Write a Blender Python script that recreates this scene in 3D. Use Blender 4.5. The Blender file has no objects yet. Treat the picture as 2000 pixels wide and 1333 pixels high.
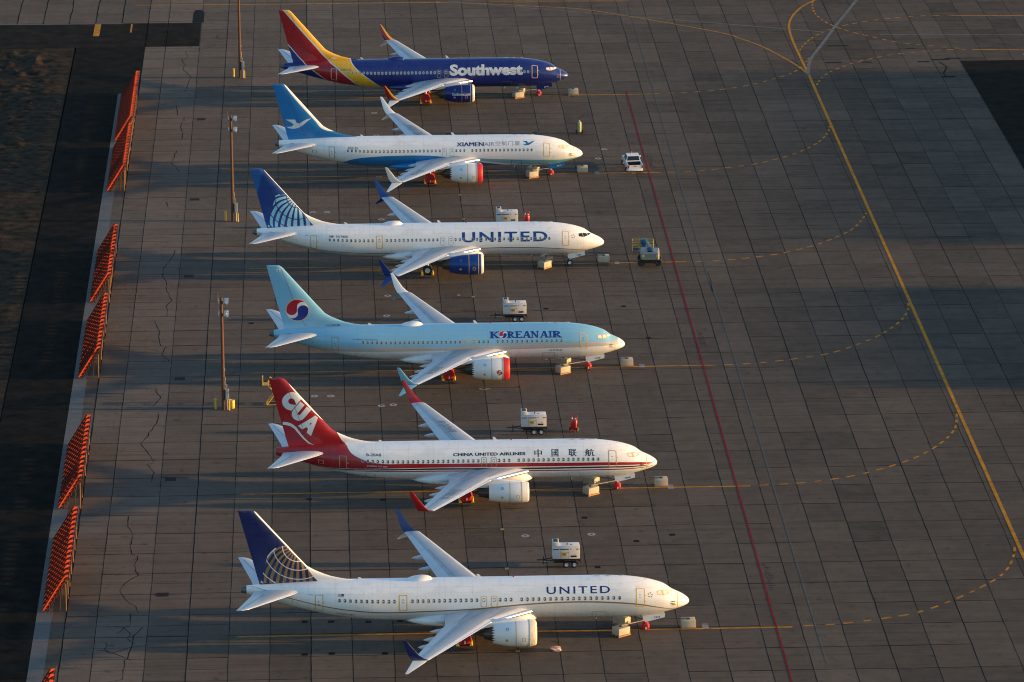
import bpy, bmesh, math, random, bisect
from mathutils import Vector, Matrix, Quaternion
R=math.radians
random.seed(7)
SC=bpy.context.scene; COL=SC.collection
# ------------------------------------------------------------------ camera, sky, sun, exposure
cam=bpy.data.cameras.new('camera'); camo=bpy.data.objects.new('camera',cam); COL.objects.link(camo)
cam.sensor_width=36; cam.lens=8853.2*36/2000; cam.clip_start=1; cam.clip_end=6000
_r=Vector((.999,-.045,-.002)); YAW,PIT,ROL=0.04413,0.30093,-0.00237
_f=Vector((math.sin(YAW)*math.cos(PIT),math.cos(YAW)*math.cos(PIT),-math.sin(PIT)))
_r=Vector((math.cos(YAW),-math.sin(YAW),0)); _u=_r.cross(_f)
_r2=_r*math.cos(ROL)+_u*math.sin(ROL); _u2=-_r*math.sin(ROL)+_u*math.cos(ROL)
camo.matrix_world=Matrix(((_r2.x,_u2.x,-_f.x,-34.065),(_r2.y,_u2.y,-_f.y,-396.937),(_r2.z,_u2.z,-_f.z,151.778),(0,0,0,1)))
SC.camera=camo
SUN_EL,SUN_AZ=R(4.6),R(-3.2)          # sun to the right of the picture, a touch towards the camera
sdir=Vector((math.cos(SUN_EL)*math.cos(SUN_AZ),math.cos(SUN_EL)*math.sin(SUN_AZ),math.sin(SUN_EL)))
w=bpy.data.worlds.new('World'); SC.world=w; w.use_nodes=True
nt=w.node_tree; sky=nt.nodes.new('ShaderNodeTexSky'); sky.sky_type='NISHITA'; sky.sun_disc=False
sky.sun_elevation=SUN_EL; sky.sun_rotation=R(90)-SUN_AZ; sky.altitude=300; sky.dust_density=0.8; sky.ozone_density=2.2; sky.air_density=1.0
bg=nt.nodes['Background']; nt.links.new(sky.outputs[0],bg.inputs[0]); bg.inputs[1].default_value=.15
sl=bpy.data.lights.new('sun','SUN'); sl.energy=3.1; sl.angle=R(.5); sl.color=(1,.61,.245)
so=bpy.data.objects.new('sun',sl); COL.objects.link(so); so.location=(120,0,60)
so.rotation_euler=(-sdir).to_track_quat('-Z','Y').to_euler()
SC.cycles.filter_width=1.1
SC.view_settings.view_transform='Standard'; SC.view_settings.look='None'; SC.view_settings.gamma=1
SC.view_settings.exposure=1.72
# ------------------------------------------------------------------ materials
MATS={}
def srgb(r,g,b): return tuple(((c/255)/12.92 if c/255<=.04045 else ((c/255+.055)/1.055)**2.4) for c in (r,g,b))
class N:
    def __init__(s,name):
        s.m=bpy.data.materials.new(name); s.m.use_nodes=True; s.t=s.m.node_tree; s.b=s.t.nodes['Principled BSDF']
    def n(s,ty,ins=None,**kw):
        d=s.t.nodes.new(ty)
        for k,v in kw.items(): setattr(d,k,v)
        if ins:
            for k,v in ins.items():
                if hasattr(v,'links'): s.t.links.new(v,d.inputs[k])
                else: d.inputs[k].default_value=v
        return d
    def math(s,op,a,b=None,c=None,clamp=False):
        ins={0:a}
        if b is not None: ins[1]=b
        if c is not None: ins[2]=c
        return s.n('ShaderNodeMath',ins,operation=op,use_clamp=clamp).outputs[0]
    def mix(s,f,a,b,mode='MIX'):
        d=s.n('ShaderNodeMix',data_type='RGBA',blend_type=mode)
        for k,v in ((0,f),(6,a),(7,b)):
            if hasattr(v,'links'): s.t.links.new(v,d.inputs[k])
            else: d.inputs[k].default_value=v if k==0 else (v+(1,) if len(v)==3 else v)
        return d.outputs[2]
    def noise(s,vec,scale,detail=3,rough=.55):
        return s.n('ShaderNodeTexNoise',{'Vector':vec,'Scale':scale,'Detail':detail,'Roughness':rough}).outputs[0]
    def ramp(s,f,a,b): return s.n('ShaderNodeMapRange',{0:f,1:a,2:b},clamp=True).outputs[0]
    def coord(s): return s.n('ShaderNodeTexCoord').outputs['Object']
    def scaled(s,v,sc): return s.n('ShaderNodeVectorMath',{0:v,1:sc},operation='MULTIPLY').outputs[0]
    def set(s,**k):
        for a,v in k.items():
            a={'col':'Base Color','rough':'Roughness','metal':'Metallic','nor':'Normal','coat':'Coat Weight','crough':'Coat Roughness','spec':'Specular IOR Level','em':'Emission Color','ems':'Emission Strength'}[a]
            if hasattr(v,'links'): s.t.links.new(v,s.b.inputs[a])
            else: s.b.inputs[a].default_value=(v+(1,)) if isinstance(v,tuple) and len(v)==3 else v
def mat(name,col,rough=.5,metal=0,var=.12,scale=1.5,coat=0,bump=0,bscale=8,spec=.5):
    if name in MATS: return MATS[name]
    g=N(name); c=g.coord(); n=g.noise(c,scale,5)
    f=g.n('ShaderNodeMapRange',{0:n,1:.25,2:.75,3:1-var,4:1+var*.6}).outputs[0]
    g.set(col=g.mix(1.0,col,g.n('ShaderNodeCombineColor',{0:f,1:f,2:f}).outputs[0],'MULTIPLY'),rough=g.math('MULTIPLY',rough,g.n('ShaderNodeMapRange',{0:n,3:.85,4:1.2}).outputs[0]),metal=metal,coat=coat,crough=.08,spec=spec)
    if bump: g.set(nor=g.n('ShaderNodeBump',{'Strength':bump,'Distance':.05,'Height':g.noise(c,bscale,4)}).outputs[0])
    MATS[name]=g.m; return g.m
WHITE=(.78,.775,.765)
def curve(g,sval,pts):
    """z threshold as a function of the station, by a float curve (stations 0..45, heights 0..14)"""
    d=g.n('ShaderNodeFloatCurve',{'Value':g.math('DIVIDE',sval,45)}); cv=d.mapping.curves[0]
    P=sorted((min(max(s/45,0),1),min(max(z/14,0),1)) for s,z in pts)
    cv.points[0].location=P[0]; cv.points[1].location=P[-1]
    for p in P[1:-1]: cv.points.new(*p)
    for p in cv.points: p.handle_type='VECTOR' if len(P)<4 else 'AUTO'
    d.mapping.update()
    return g.math('MULTIPLY',d.outputs[0],14)
def livery(name,base,layers,grime=1.0,frost=True):
    """layers: (colour, 'above'/'below'/'between'/'aft', points...) applied in order"""
    g=N(name); c=g.coord(); x=g.n('ShaderNodeSeparateXYZ',{0:c}); s=g.math('MULTIPLY',x.outputs[0],-1); z=x.outputs[2]
    col=g.n('ShaderNodeRGB').outputs[0]; col.default_value=base+(1,)
    for L in layers:
        if L[1]=='above': f=g.math('GREATER_THAN',z,curve(g,s,L[2]))
        elif L[1]=='below': f=g.math('LESS_THAN',z,curve(g,s,L[2]))
        elif L[1]=='aft': f=g.math('GREATER_THAN',s,L[2])
        else: f=g.math('MULTIPLY',g.math('GREATER_THAN',z,curve(g,s,L[2])),g.math('LESS_THAN',z,curve(g,s,L[3])))
        if len(L)>4 or (L[1]!='between' and len(L)>3):
            lo,hi=L[-1]; f=g.math('MULTIPLY',f,g.math('MULTIPLY',g.math('GREATER_THAN',s,lo),g.math('LESS_THAN',s,hi)))
        col=g.mix(f,col,L[0])
    n=g.noise(g.scaled(c,(.5,1,1.6)),1.1,6,.6)
    streak=g.noise(g.scaled(c,(1.6,.3,.12)),2.2,4,.6)
    dark=g.math('ADD',g.n('ShaderNodeMapRange',{0:n,1:.3,2:.75,3:0,4:.09*grime}).outputs[0],g.n('ShaderNodeMapRange',{0:streak,1:.5,2:.8,3:0,4:.10*grime}).outputs[0])
    col=g.mix(dark,col,(.22,.20,.18))
    rough=g.n('ShaderNodeMapRange',{0:n,1:.3,2:.7,3:.24,4:.38}).outputs[0]
    if frost:   # dust film left on the crown in ragged patches
        q=g.noise(g.scaled(c,(.55,1.0,1.0)),.9,7,.62)
        zz=g.math('ADD',z,g.math('MULTIPLY',g.math('SUBTRACT',q,.5),2.6))
        f=g.math('MULTIPLY',g.ramp(zz,4.58,4.64),g.ramp(g.noise(g.scaled(c,(.8,.8,1.5)),1.3,5),.36,.44))
        col=g.mix(g.math('MULTIPLY',f,.9),col,(1.09,1.09,1.09),'MULTIPLY')
        rough=g.math('ADD',rough,g.math('MULTIPLY',f,.2))
    # skin panel joints, very faint
    pj=g.math('LESS_THAN',g.math('FRACT',g.math('DIVIDE',s,2.54)),.010)
    col=g.mix(g.math('MULTIPLY',pj,.22),col,(.1,.1,.1))
    for z0 in (2.3,3.05,4.55,5.0): col=g.mix(g.math('MULTIPLY',g.math('LESS_THAN',g.math('ABSOLUTE',g.math('SUBTRACT',z,z0)),.014),.16),col,(.1,.1,.1))
    drip=g.noise(g.scaled(c,(2.2,1,.10)),1.6,5,.6); low=g.ramp(z,2.6,1.5)
    col=g.mix(g.math('MULTIPLY',g.math('MULTIPLY',low,g.ramp(drip,.42,.62)),.22*grime),col,(.20,.17,.14))
    g.set(col=col,rough=rough,coat=.25,crough=.12)
    return g.m
# ------------------------------------------------------------------ mesh helpers
def link(o,parent=None):
    COL.objects.link(o)
    if parent: o.parent=parent
    return o
def obj(name,bm,mats,parent=None,smooth=True,angle=35):
    me=bpy.data.meshes.new(name); 
    bmesh.ops.recalc_face_normals(bm,faces=bm.faces)
    bm.to_mesh(me); bm.free()
    for m in (mats if isinstance(mats,(list,tuple)) else [mats]): me.materials.append(m)
    if smooth:
        me.polygons.foreach_set('use_smooth',[True]*len(me.polygons))
        try: me.set_sharp_from_angle(angle=R(angle))
        except Exception: pass
    return link(bpy.data.objects.new(name,me),parent)
def pydata(name,V,F,mats,parent=None,smooth=False,idx=None):
    me=bpy.data.meshes.new(name); me.from_pydata(V,[],F)
    for m in (mats if isinstance(mats,(list,tuple)) else [mats]): me.materials.append(m)
    if idx: me.polygons.foreach_set('material_index',idx)
    if smooth:
        me.polygons.foreach_set('use_smooth',[True]*len(me.polygons))
        try: me.set_sharp_from_angle(angle=R(40))
        except Exception: pass
    me.update(); return link(bpy.data.objects.new(name,me),parent)
def thing(name,label,cat,loc=(0,0,0),rz=0,group=None):
    o=bpy.data.objects.new(name,None); COL.objects.link(o); o.location=loc; o.rotation_euler=(0,0,rz); o.empty_display_size=.5
    return tag(o,label,cat,group)
def tag(o,label,cat,group=None):
    o['label']=label; o['category']=cat
    if group: o['group']=group
    return o
def struct(o): o['kind']='structure'; return o
def dup(root,loc,rz,label):
    r=root.copy(); COL.objects.link(r); r.location=loc; r.rotation_euler=(0,0,rz); r['label']=label
    for ch in list(root.children):
        c=ch.copy(); COL.objects.link(c); c.parent=r
        for g in list(ch.children):
            d=g.copy(); COL.objects.link(d); d.parent=c
    return r
def BM(): return bmesh.new()
def frame(axis):
    a=Vector(axis).normalized(); h=Vector((0,0,1)) if abs(a.z)<.9 else Vector((1,0,0))
    u=a.cross(h).normalized(); return a,u,a.cross(u)
def box(bm,c,sz,rot=None,bev=0,mi=0,taper=None):
    r=bmesh.ops.create_cube(bm,size=1); vs=r['verts']
    for v in vs:
        if taper and v.co.z>0: v.co.x*=taper[0]; v.co.y*=taper[1]
        v.co=Vector((v.co.x*sz[0],v.co.y*sz[1],v.co.z*sz[2]))
    if bev: 
        e=list({e for v in vs for e in v.link_edges}); rr=bmesh.ops.bevel(bm,geom=e,offset=bev,segments=2,affect='EDGES',profile=.6)
        vs=list({v for f in rr['faces'] for v in f.verts}|{v for v in vs if v.is_valid})
    if rot is not None:
        for v in vs: v.co=rot@v.co
    for v in vs: v.co+=Vector(c)
    for f in {f for v in vs for f in v.link_faces}: f.material_index=mi
def rings(bm,rs,closed=True,caps=(False,False),mi=0,mif=None):
    L=[[bm.verts.new(p) for p in r] for r in rs]; n=len(rs[0])
    for i in range(len(L)-1):
        for k in range(n if closed else n-1):
            k2=(k+1)%n
            try: f=bm.faces.new((L[i][k],L[i][k2],L[i+1][k2],L[i+1][k])); f.material_index=mif(i,k) if mif else mi
            except ValueError: pass
    for e,c in ((0,caps[0]),(-1,caps[1])):
        if c:
            f=bm.faces.new(L[e]); f.material_index=mif(0 if e==0 else len(L)-2,0) if mif else mi
    return L
def tube(bm,p0,p1,r0,r1=None,seg=12,mi=0,caps=True):
    r1=r0 if r1 is None else r1; p0,p1=Vector(p0),Vector(p1); a,u,v=frame(p1-p0)
    ring=lambda p,r:[p+u*(r*math.cos(2*math.pi*k/seg))+v*(r*math.sin(2*math.pi*k/seg)) for k in range(seg)]
    rings(bm,[ring(p0,r0),ring(p1,r1)],caps=(caps,caps),mi=mi)
def lathe(bm,o,axis,prof,seg=32,mi=0,mif=None,squash=None,jag=None):
    o=Vector(o); a,u,v=frame(axis); rs=[]
    for j,(t,r) in enumerate(prof):
        ring=[]
        for k in range(seg):
            an=2*math.pi*k/seg; d=u*math.cos(an)+v*math.sin(an)
            tt=t+(jag(j,k) if jag else 0)
            p=o+a*tt+d*max(r,1e-4)
            ring.append(p)
        rs.append(ring)
    return rings(bm,rs,mi=mi,mif=mif)
def poly_path(bm,pts,r,seg=8,mi=0):
    for a,b in zip(pts,pts[1:]): tube(bm,a,b,r,seg=seg,mi=mi)
def strip(pts,wd,z,V,F,closed=False):
    """flat ribbon of width wd along world polyline"""
    n=len(pts); o=len(V); P=[Vector((p[0],p[1])) for p in pts]
    for i in range(n):
        t=(P[min(i+1,n-1)]-P[max(i-1,0)]).normalized(); nn=Vector((-t.y,t.x))
        ww=wd(i) if callable(wd) else wd
        for s_ in (.5,-.5): q=P[i]+nn*ww*s_; V.append((q.x,q.y,z))
    for i in range(n-1): F.append((o+2*i,o+2*i+1,o+2*i+3,o+2*i+2))
def smooth_path(pts,step):
    """Catmull-Rom resample"""
    P=[Vector((p[0],p[1])) for p in pts]; out=[]
    for i in range(len(P)-1):
        a,b,c,d=P[max(i-1,0)],P[i],P[i+1],P[min(i+2,len(P)-1)]
        n=max(1,int((c-b).length/step))
        for k in range(n):
            t=k/n; out.append(.5*((2*b)+(c-a)*t+(2*a-5*b+4*c-d)*t*t+(3*b-a-3*c+d)*t**3))
    out.append(P[-1]); return out
def text_bm(body,bold=0.0,space=1.0):
    c=bpy.data.curves.new('t','FONT'); c.body=body; c.offset=bold; c.space_character=space; c.resolution_u=4
    o=bpy.data.objects.new('t',c); COL.objects.link(o)
    dg=bpy.context.evaluated_depsgraph_get(); dg.update()
    me=bpy.data.meshes.new_from_object(o.evaluated_get(dg)); COL.objects.unlink(o); bpy.data.objects.remove(o)
    bm=BM(); bm.from_mesh(me); bpy.data.meshes.remove(me)
    return bm
def fit(bm,u0,v0,u1,v1):
    xs=[v.co.x for v in bm.verts]; ys=[v.co.y for v in bm.verts]
    a,b,c,d=min(xs),max(xs),min(ys),max(ys)
    for v in bm.verts: v.co=Vector((u0+(v.co.x-a)/(b-a)*(u1-u0),v0+(v.co.y-c)/(d-c)*(v1-v0),0))
def slice_v(bm,step,axis=1):
    bmesh.ops.triangulate(bm,faces=bm.faces)
    cs=[v.co[axis] for v in bm.verts]; lo,hi=min(cs),max(cs); n=int((hi-lo)/step)
    for k in range(1,n+1):
        co=Vector((0,0,0)); co[axis]=lo+k*(hi-lo)/(n+1); no=Vector((0,0,0)); no[axis]=1
        bmesh.ops.bisect_plane(bm,geom=bm.verts[:]+bm.edges[:]+bm.faces[:],plane_co=co,plane_no=no,dist=1e-6)
def polys_bm(polys):
    bm=BM()
    for p in polys:
        try: bm.faces.new([bm.verts.new((q[0],q[1],0)) for q in p])
        except ValueError: pass
    return bm
def circle(u,v,r,n=40,a0=0,a1=360): return [(u+r*math.cos(R(a0+(a1-a0)*k/n)),v+r*math.sin(R(a0+(a1-a0)*k/n))) for k in range(n+(0 if a1-a0>=360 else 1))]
def band(path,wd):
    P=[Vector(p) for p in path]; out=[]
    for i in range(len(P)-1):
        def nn(j):
            t=(P[min(j+1,len(P)-1)]-P[max(j-1,0)]).normalized(); return Vector((-t.y,t.x))
        a,b=nn(i)*wd/2,nn(i+1)*wd/2
        out.append([P[i]+a,P[i]-a,P[i+1]-b,P[i+1]+b])
    return out
def rrect(u0,v0,u1,v1,r,n=4):
    P=[]
    for cx,cy,a in ((u1-r,v1-r,0),(u0+r,v1-r,90),(u0+r,v0+r,180),(u1-r,v0+r,270)):
        P+=[(cx+r*math.cos(R(a+90*k/n)),cy+r*math.sin(R(a+90*k/n))) for k in range(n+1)]
    return P
def ring_polys(o,i): return [[o[k],o[(k+1)%len(o)],i[(k+1)%len(i)],i[k]] for k in range(len(o))]
# ---- airliner body profile, metres behind the nose (short body); z above the ground
TOP=[(0,2.78),(.05,2.95),(.12,3.06),(.28,3.21),(.6,3.43),(.92,3.60),(1.3,3.77),(1.69,3.97),(2.05,4.24),(2.4,4.47),(3,4.70),(3.6,4.88),(4.5,5.07),(5.5,5.21),(7,5.33),(8.7,5.38),(27,5.41),(31.5,5.39),(35,5.25),(37.2,5.13),(38.78,5.03)]
BOT=[(0,2.78),(.05,2.63),(.12,2.55),(.28,2.45),(.6,2.31),(.92,2.20),(1.74,1.96),(2.6,1.75),(3.64,1.55),(5,1.44),(6.2,1.41),(22.3,1.42),(25,1.47),(27.4,1.60),(30.55,2.02),(32.4,2.43),(34.2,2.88),(36.2,3.5),(38.78,4.22)]
HW=[(0,0),(.05,.2),(.12,.32),(.28,.5),(.6,.74),(.92,.91),(1.3,1.08),(1.69,1.22),(2.4,1.44),(3,1.57),(3.6,1.67),(4.5,1.79),(5.5,1.86),(7,1.88),(27,1.88),(29,1.83),(30.5,1.74),(32.4,1.52),(34.2,1.23),(36.2,.84),(38.78,.40)]
ZW=[(0,2.78),(.3,2.8),(1,2.92),(3,3.26),(6,3.52),(25,3.53),(30.5,3.74),(34.2,4.08),(38.78,4.62)]
def pchip(tab):
    xs=[p[0] for p in tab]; ys=[p[1] for p in tab]; n=len(xs)
    h=[xs[i+1]-xs[i] for i in range(n-1)]; d=[(ys[i+1]-ys[i])/h[i] for i in range(n-1)]
    m=[d[0]]+[0 if d[i-1]*d[i]<=0 else 3*(h[i-1]+h[i])/((2*h[i]+h[i-1])/d[i-1]+(h[i]+2*h[i-1])/d[i]) for i in range(1,n-1)]+[d[-1]]
    def f(x):
        if x<=xs[0]: return ys[0]
        if x>=xs[-1]: return ys[-1]
        k=bisect.bisect_right(xs,x)-1; t=(x-xs[k])/h[k]
        return ys[k]*(1+2*t)*(1-t)**2+m[k]*h[k]*t*(1-t)**2+ys[k+1]*t*t*(3-2*t)+m[k+1]*h[k]*t*t*(t-1)
    return f
fTOP,fBOT,fHW,fZW=map(pchip,(TOP,BOT,HW,ZW))
def short(s,lng):                      # station on the long body -> station on the short body
    return s-(min(max(s-9,0),1.55)+min(max(s-23,0),1.0) if lng else 0)
def section(s,lng):
    u=short(s,lng); return fTOP(u),fBOT(u),fHW(u),fZW(u)
def skin(s,a,lng,off=0.0,side=-1):     # point on the skin: station s, arc a above the widest line
    zt,zb,hw,zw=section(s,lng); ph=a/1.88
    rz=(zt-zw) if ph>0 else (zw-zb)
    return (-s,side*(hw+off)*math.cos(ph),zw+(rz+off)*math.sin(ph))
LEADS = [[(-43.09, 204.9), (-36.45, 204.68), (11.61, 204.66)], [(-40.19, 163.83), (9.81, 163.57)], [(-42.44, 122.33), (9.79, 122.51)], [(-41.84, 81.2), (9.68, 81.41)], [(-42.47, 40.39), (9.66, 40.33)], [(-42.3, -0.14), (9.75, -0.2)]]
DASH = [[(11.83, 204.77), (14.38, 205.06), (18.66, 205.7), (22.16, 206.98), (25.29, 208.73), (28.8, 211.88), (31.93, 215.27), (34.11, 219.65), (35.67, 225.04)], [(10.79, 163.56), (14.56, 163.89), (18.58, 165.48), (22.05, 166.9), (25.98, 169.93), (28.83, 173.04), (31.55, 177.31), (33.38, 182.26), (34.32, 186.75)], [(10.82, 122.55), (14.74, 122.99), (18.47, 124.18), (22.01, 125.86), (25.99, 128.94), (29.3, 132.76), (31.56, 136.3), (33.33, 141.1), (33.97, 143.54)], [(10.68, 81.46), (14.7, 82.02), (18.82, 83.34), (22.66, 85.03), (26.01, 87.99), (29.13, 91.56), (31.94, 96.36), (33.51, 100.62), (34.21, 104.74)], [(10.5, 40.47), (14.36, 40.93), (17.83, 41.87), (21.39, 43.48), (24.77, 45.87), (27.93, 48.78), (30.81, 52.82), (33.05, 57.67), (34.07, 63.19)], [(10.78, 0.07), (14.32, 0.44), (18.09, 1.5), (21.95, 3.05), (25.45, 5.92), (28.79, 9.4), (31.48, 12.98), (33.23, 17.52), (34.11, 22.19)], [(34.65, 228.79), (35.38, 231.56), (36.64, 235.07), (38.35, 238.51), (40.49, 241.76), (41.77, 243.14), (44.48, 245.24), (47.39, 246.94), (50.49, 248.25), (54.01, 249.24), (58.12, 249.51)], [(39.8, 259.66), (39.32, 254.63), (39.45, 250.63), (40.14, 246.65), (41.16, 243.66), (42.44, 241.17), (44.35, 238.47), (46.68, 235.67), (49.23, 232.97), (51.7, 231.61), (54.8, 230.03), (58.75, 228.32)], [(34.84, 208.48), (35.91, 212.38), (37.6, 216.03), (39.66, 218.89), (41.91, 221.49), (44.56, 223.64), (46.95, 225.35), (49.96, 226.66), (53.39, 227.68), (56.09, 228.19), (58.74, 228.23)]]
TAXI = [(40.91, 261.85), (40.03, 260.16), (38.06, 256.71), (36.12, 251.31), (34.84, 245.47), (34.4, 240.16), (34.26, 233.5), (34.31, 221.45), (34.4, 214.24), (34.37, 188.15), (34.34, 17.52), (34.38, -15.56), (34.4, -220.0)]
BRANCH = [(-18.56, 262.15), (-13.39, 261.69), (-8.26, 260.55), (-1.88, 258.65), (6.96, 255.32), (23.88, 240.93), (26.44, 237.24), (28.73, 233.33), (30.5, 229.02), (32.17, 223.85), (33.59, 218.77), (34.4, 214.24)]
YEL2 = [[(-60.83, 262.64), (-42.91, 262.16), (-15.51, 262.18)], [(-8.18, 262.44), (12.53, 261.37)], [(58.8, 249.48), (74.27, 248.28)], [(59.16, 228.11), (70.86, 227.01)]]
GREY = [[(-14.68, 262.05), (-12.11, 261.22), (-5.74, 258.86), (6.86, 253.63), (24.36, 246.34), (33.62, 242.33), (37.7, 240.75), (39.39, 239.89)], [(47.2, 238.02), (72.34, 236.27)], [(-14.02, 262.48), (-8.79, 263.34)], [(-80.1, 250.93), (-62.21, 250.61)]]
GREYTHICK = [(47.18, 262.32), (46.48, 260.31), (44.24, 252.86), (40.99, 242.22), (38.06, 231.88), (35.99, 225.02), (34.91, 219.6), (34.35, 214.24)]
FAINT = [(12.32, 259.47), (11.8, 117.75), (12.03, 111.97), (11.92, -9.69)]
REDL = [(8.36, 206.43), (8.1, -220.0)]
DRAIN = [(-50.19, 11.52), (-50.37, 45.45), (-50.26, 79.5), (-50.16, 119.5), (-50.22, 153.68), (-50.25, 194.07)]
LAMPS = [(2.24, 170.86), (3.34, 175.48), (-26.38, 196.25), (-26.3, 184.22), (-26.31, 163.49), (-34.81, 146.88), (-33.03, 146.79), (-26.34, 143.14), (-26.19, 110.2), (-26.46, 102.19), (-26.35, 69.06), (-27.63, 68.77), (-34.86, 72.56), (-33.08, 72.47), (-7.52, 26.51), (-14.09, 26.4), (-12.7, -5.18), (-16.35, 74.14), (6.38, 163.5)]
SIGNS = [(1.71, 0.48), (1.58, 40.52), (1.63, 81.66), (1.6, 122.63), (1.79, 163.75)]
YM = [(-16.29, 28.48), (-16.33, 17.06), (-16.35, 74.14), (-17.89, 109.97), (-16.24, 109.26), (-16.31, -5.13), (-16.28, 154.06), (-16.21, 142.83)]
CRACKS = [[(-53.57, 34.45), (-53.61, 31.96), (-52.99, 28.69), (-53.19, 25.4), (-52.92, 23.09), (-52.33, 22.51), (-52.55, 19.78), (-52.08, 16.87), (-53.13, 15.13), (-53.72, 12.86), (-53.01, 10.19), (-51.97, 8.23), (-51.74, 6.67)], [(-52.52, 6.54), (-52.33, 3.63), (-52.93, 2.82), (-53.64, 1.18)], [(-51.19, 2.9), (-52.01, 0.59), (-52.08, -2.39), (-52.29, -5.0), (-52.61, -5.8), (-52.53, -6.45), (-52.61, -8.86), (-52.61, -10.45), (-53.93, -11.02)], [(-50.84, 16.8), (-52.08, 16.87)], [(-51.55, 67.2), (-51.57, 65.44), (-51.91, 63.27), (-53.13, 56.88), (-51.55, 51.34), (-52.32, 50.34), (-51.44, 47.62), (-51.68, 44.78)], [(-52.03, 76.24), (-52.06, 74.87), (-51.51, 72.8), (-52.32, 69.91)], [(-51.44, 130.41), (-51.82, 127.1), (-52.69, 122.77), (-52.68, 119.79), (-52.16, 117.36), (-52.06, 113.65), (-51.28, 109.69), (-51.88, 107.4), (-51.62, 103.31)], [(-53.1, 101.37), (-52.32, 97.08), (-52.3, 93.89), (-52.05, 91.83), (-51.43, 91.31), (-51.85, 88.44), (-50.99, 85.77)], [(-52.66, 233.23), (-52.21, 229.73), (-53.17, 228.25), (-52.45, 224.42), (-52.75, 222.17), (-51.49, 217.63), (-51.91, 212.88), (-52.26, 209.27)], [(-53.12, 201.82), (-52.89, 196.21), (-50.9, 195.42)], [(-51.91, 194.78), (-52.3, 189.67), (-51.89, 186.94), (-51.98, 183.6)], [(-52.5, 177.68), (-53.0, 171.24), (-52.01, 168.01), (-51.81, 166.73)], [(-53.14, 152.63), (-52.74, 149.62)]]
# ------------------------------------------------------------------ airliners
YEL=srgb(205,150,40)
M_CORO=mat('wing grey panel',(.42,.43,.445),.42,0,.10,.8); M_WGREY=mat('wing light paint',(.58,.58,.59),.35,0,.08,.8)
M_ALU=mat('bright alloy',(.80,.79,.77),.22,.9,.05); M_LINE=mat('panel gap',(.06,.06,.065),.6)
M_GAP=mat('grey panel gap',(.15,.15,.155),.6); M_DARK=mat('dark metal',(.10,.095,.09),.38,.7,.2); M_STEEL=mat('gear steel',(.55,.55,.55),.4,.3); M_TYRE=mat('tyre rubber',(.02,.02,.021),.75)
M_RIM=mat('wheel rim paint',(.70,.70,.70),.4); M_RED=mat('red cover cloth',(.46,.009,.012),.55,0,.2,3,0,.5,7); M_CREAM=mat('pale cover cloth',(.62,.55,.44),.6,0,.12,3,0,.6,6)
M_TAPE=mat('ochre sealing tape',(.66,.38,.035),.5); M_BRONZE=mat('bronze door outline',(.36,.25,.12),.45); M_GREYL=mat('grey door outline',(.42,.42,.42),.45)
M_YEL=mat('yellow paint',(.72,.44,.03),.45); M_GLASS=mat('cockpit glass',(.02,.022,.026),.08); M_FOIL=mat('window blanking film',(.70,.69,.66),.35)
M_PANE=mat('cabin window pane',(.085,.09,.095),.2); M_WFR=mat('cabin window rim',(.50,.50,.49),.35); M_WHITE=mat('white gloss paint',WHITE,.28,0,.06,.8,.25)
M_NAVY=mat('navy paint',(.012,.022,.12),.3,0,.1,1,.2); M_BLACK=mat('black paint',(.012,.012,.014),.5); M_REDP=mat('red paint',(.36,.008,.013),.3,0,.1,1,.2)
M_GREYP=mat('warm grey lettering',(.23,.23,.24),.45)
M_FAN=mat('fan dark',(.03,.03,.035),.4,.5)
def col(name,c,rough=.3): return mat(name,c,rough,0,.1,1,.2)
def decal(name,bm,mapper,m,parent,sl=.12,sl_u=None):
    if sl: slice_v(bm,sl,1)
    if sl_u: slice_v(bm,sl_u,0)
    for v in bm.verts: v.co=Vector(mapper(v.co.x,v.co.y))
    return obj(name,bm,m,parent,smooth=False)
def onskin(lng,off=.003,side=-1): return lambda u,v: skin(-u,v,lng,off,side)       # u = -station
def zarc(s,a,lng):
    zt,zb,hw,zw=section(s,lng); return zw+((zt-zw) if a>0 else (zw-zb))*math.sin(a/1.88)
AFT=2.55
def sweep_te(sh): return [(sh+37.55,5.02),(sh+39.45,12.36)]
def fin_rows(sh):
    # z, leading edge, trailing edge, half thickness
    T=[(5.0,28.2,37.53,.05),(5.42,28.75,37.62,.07),(5.6,29.9,37.68,.10),(5.85,30.95,37.76,.14),(6.1,31.62,37.82,.18),(6.45,32.4,37.90,.21),(6.87,33.12,38.01,.22),(8,34.12,38.30,.20),(9.5,35.40,38.69,.175),(11,36.70,39.08,.145),(12.2,37.72,39.39,.12),(12.40,38.0,39.44,.09),(12.43,38.3,39.40,.03)]
    return [(z,l+sh,t+sh,h) for z,l,t,h in T]
XI=[0,.006,.02,.05,.12,.22,.35,.5,.65,.8,.92,1]
def foil(x): return 5*(.2969*math.sqrt(x)-.126*x-.3516*x*x+.2843*x**3-.1036*x**4)
def airfoil_rings(rows,xi):
    """rows: (span vector base point of LE, TE point, thickness) -> closed rings upper then lower"""
    rs=[]
    for le,te,th,up,camber in rows:
        ch=te-le; L=ch.length; r=[]
        for x in xi: r.append(le+ch*x+up*(th*L*foil(x)+camber*L*(1-(2*x-1)**2)))
        for x in reversed(xi[1:-1]): r.append(le+ch*x+up*(-th*L*foil(x)*.8+camber*L*(1-(2*x-1)**2)))
        rs.append(r)
    return rs
def wing_z(y): return 2.38+.092*y
def wing_le(y): return 13.0+(y-1.5)*1.17 if y<5.05 else 17.15+.504*(y-5.05)
def wing_te(y): return 21.35+(y-1.5)*.03 if y<5.6 else 21.47+.283*(y-5.6)
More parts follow.
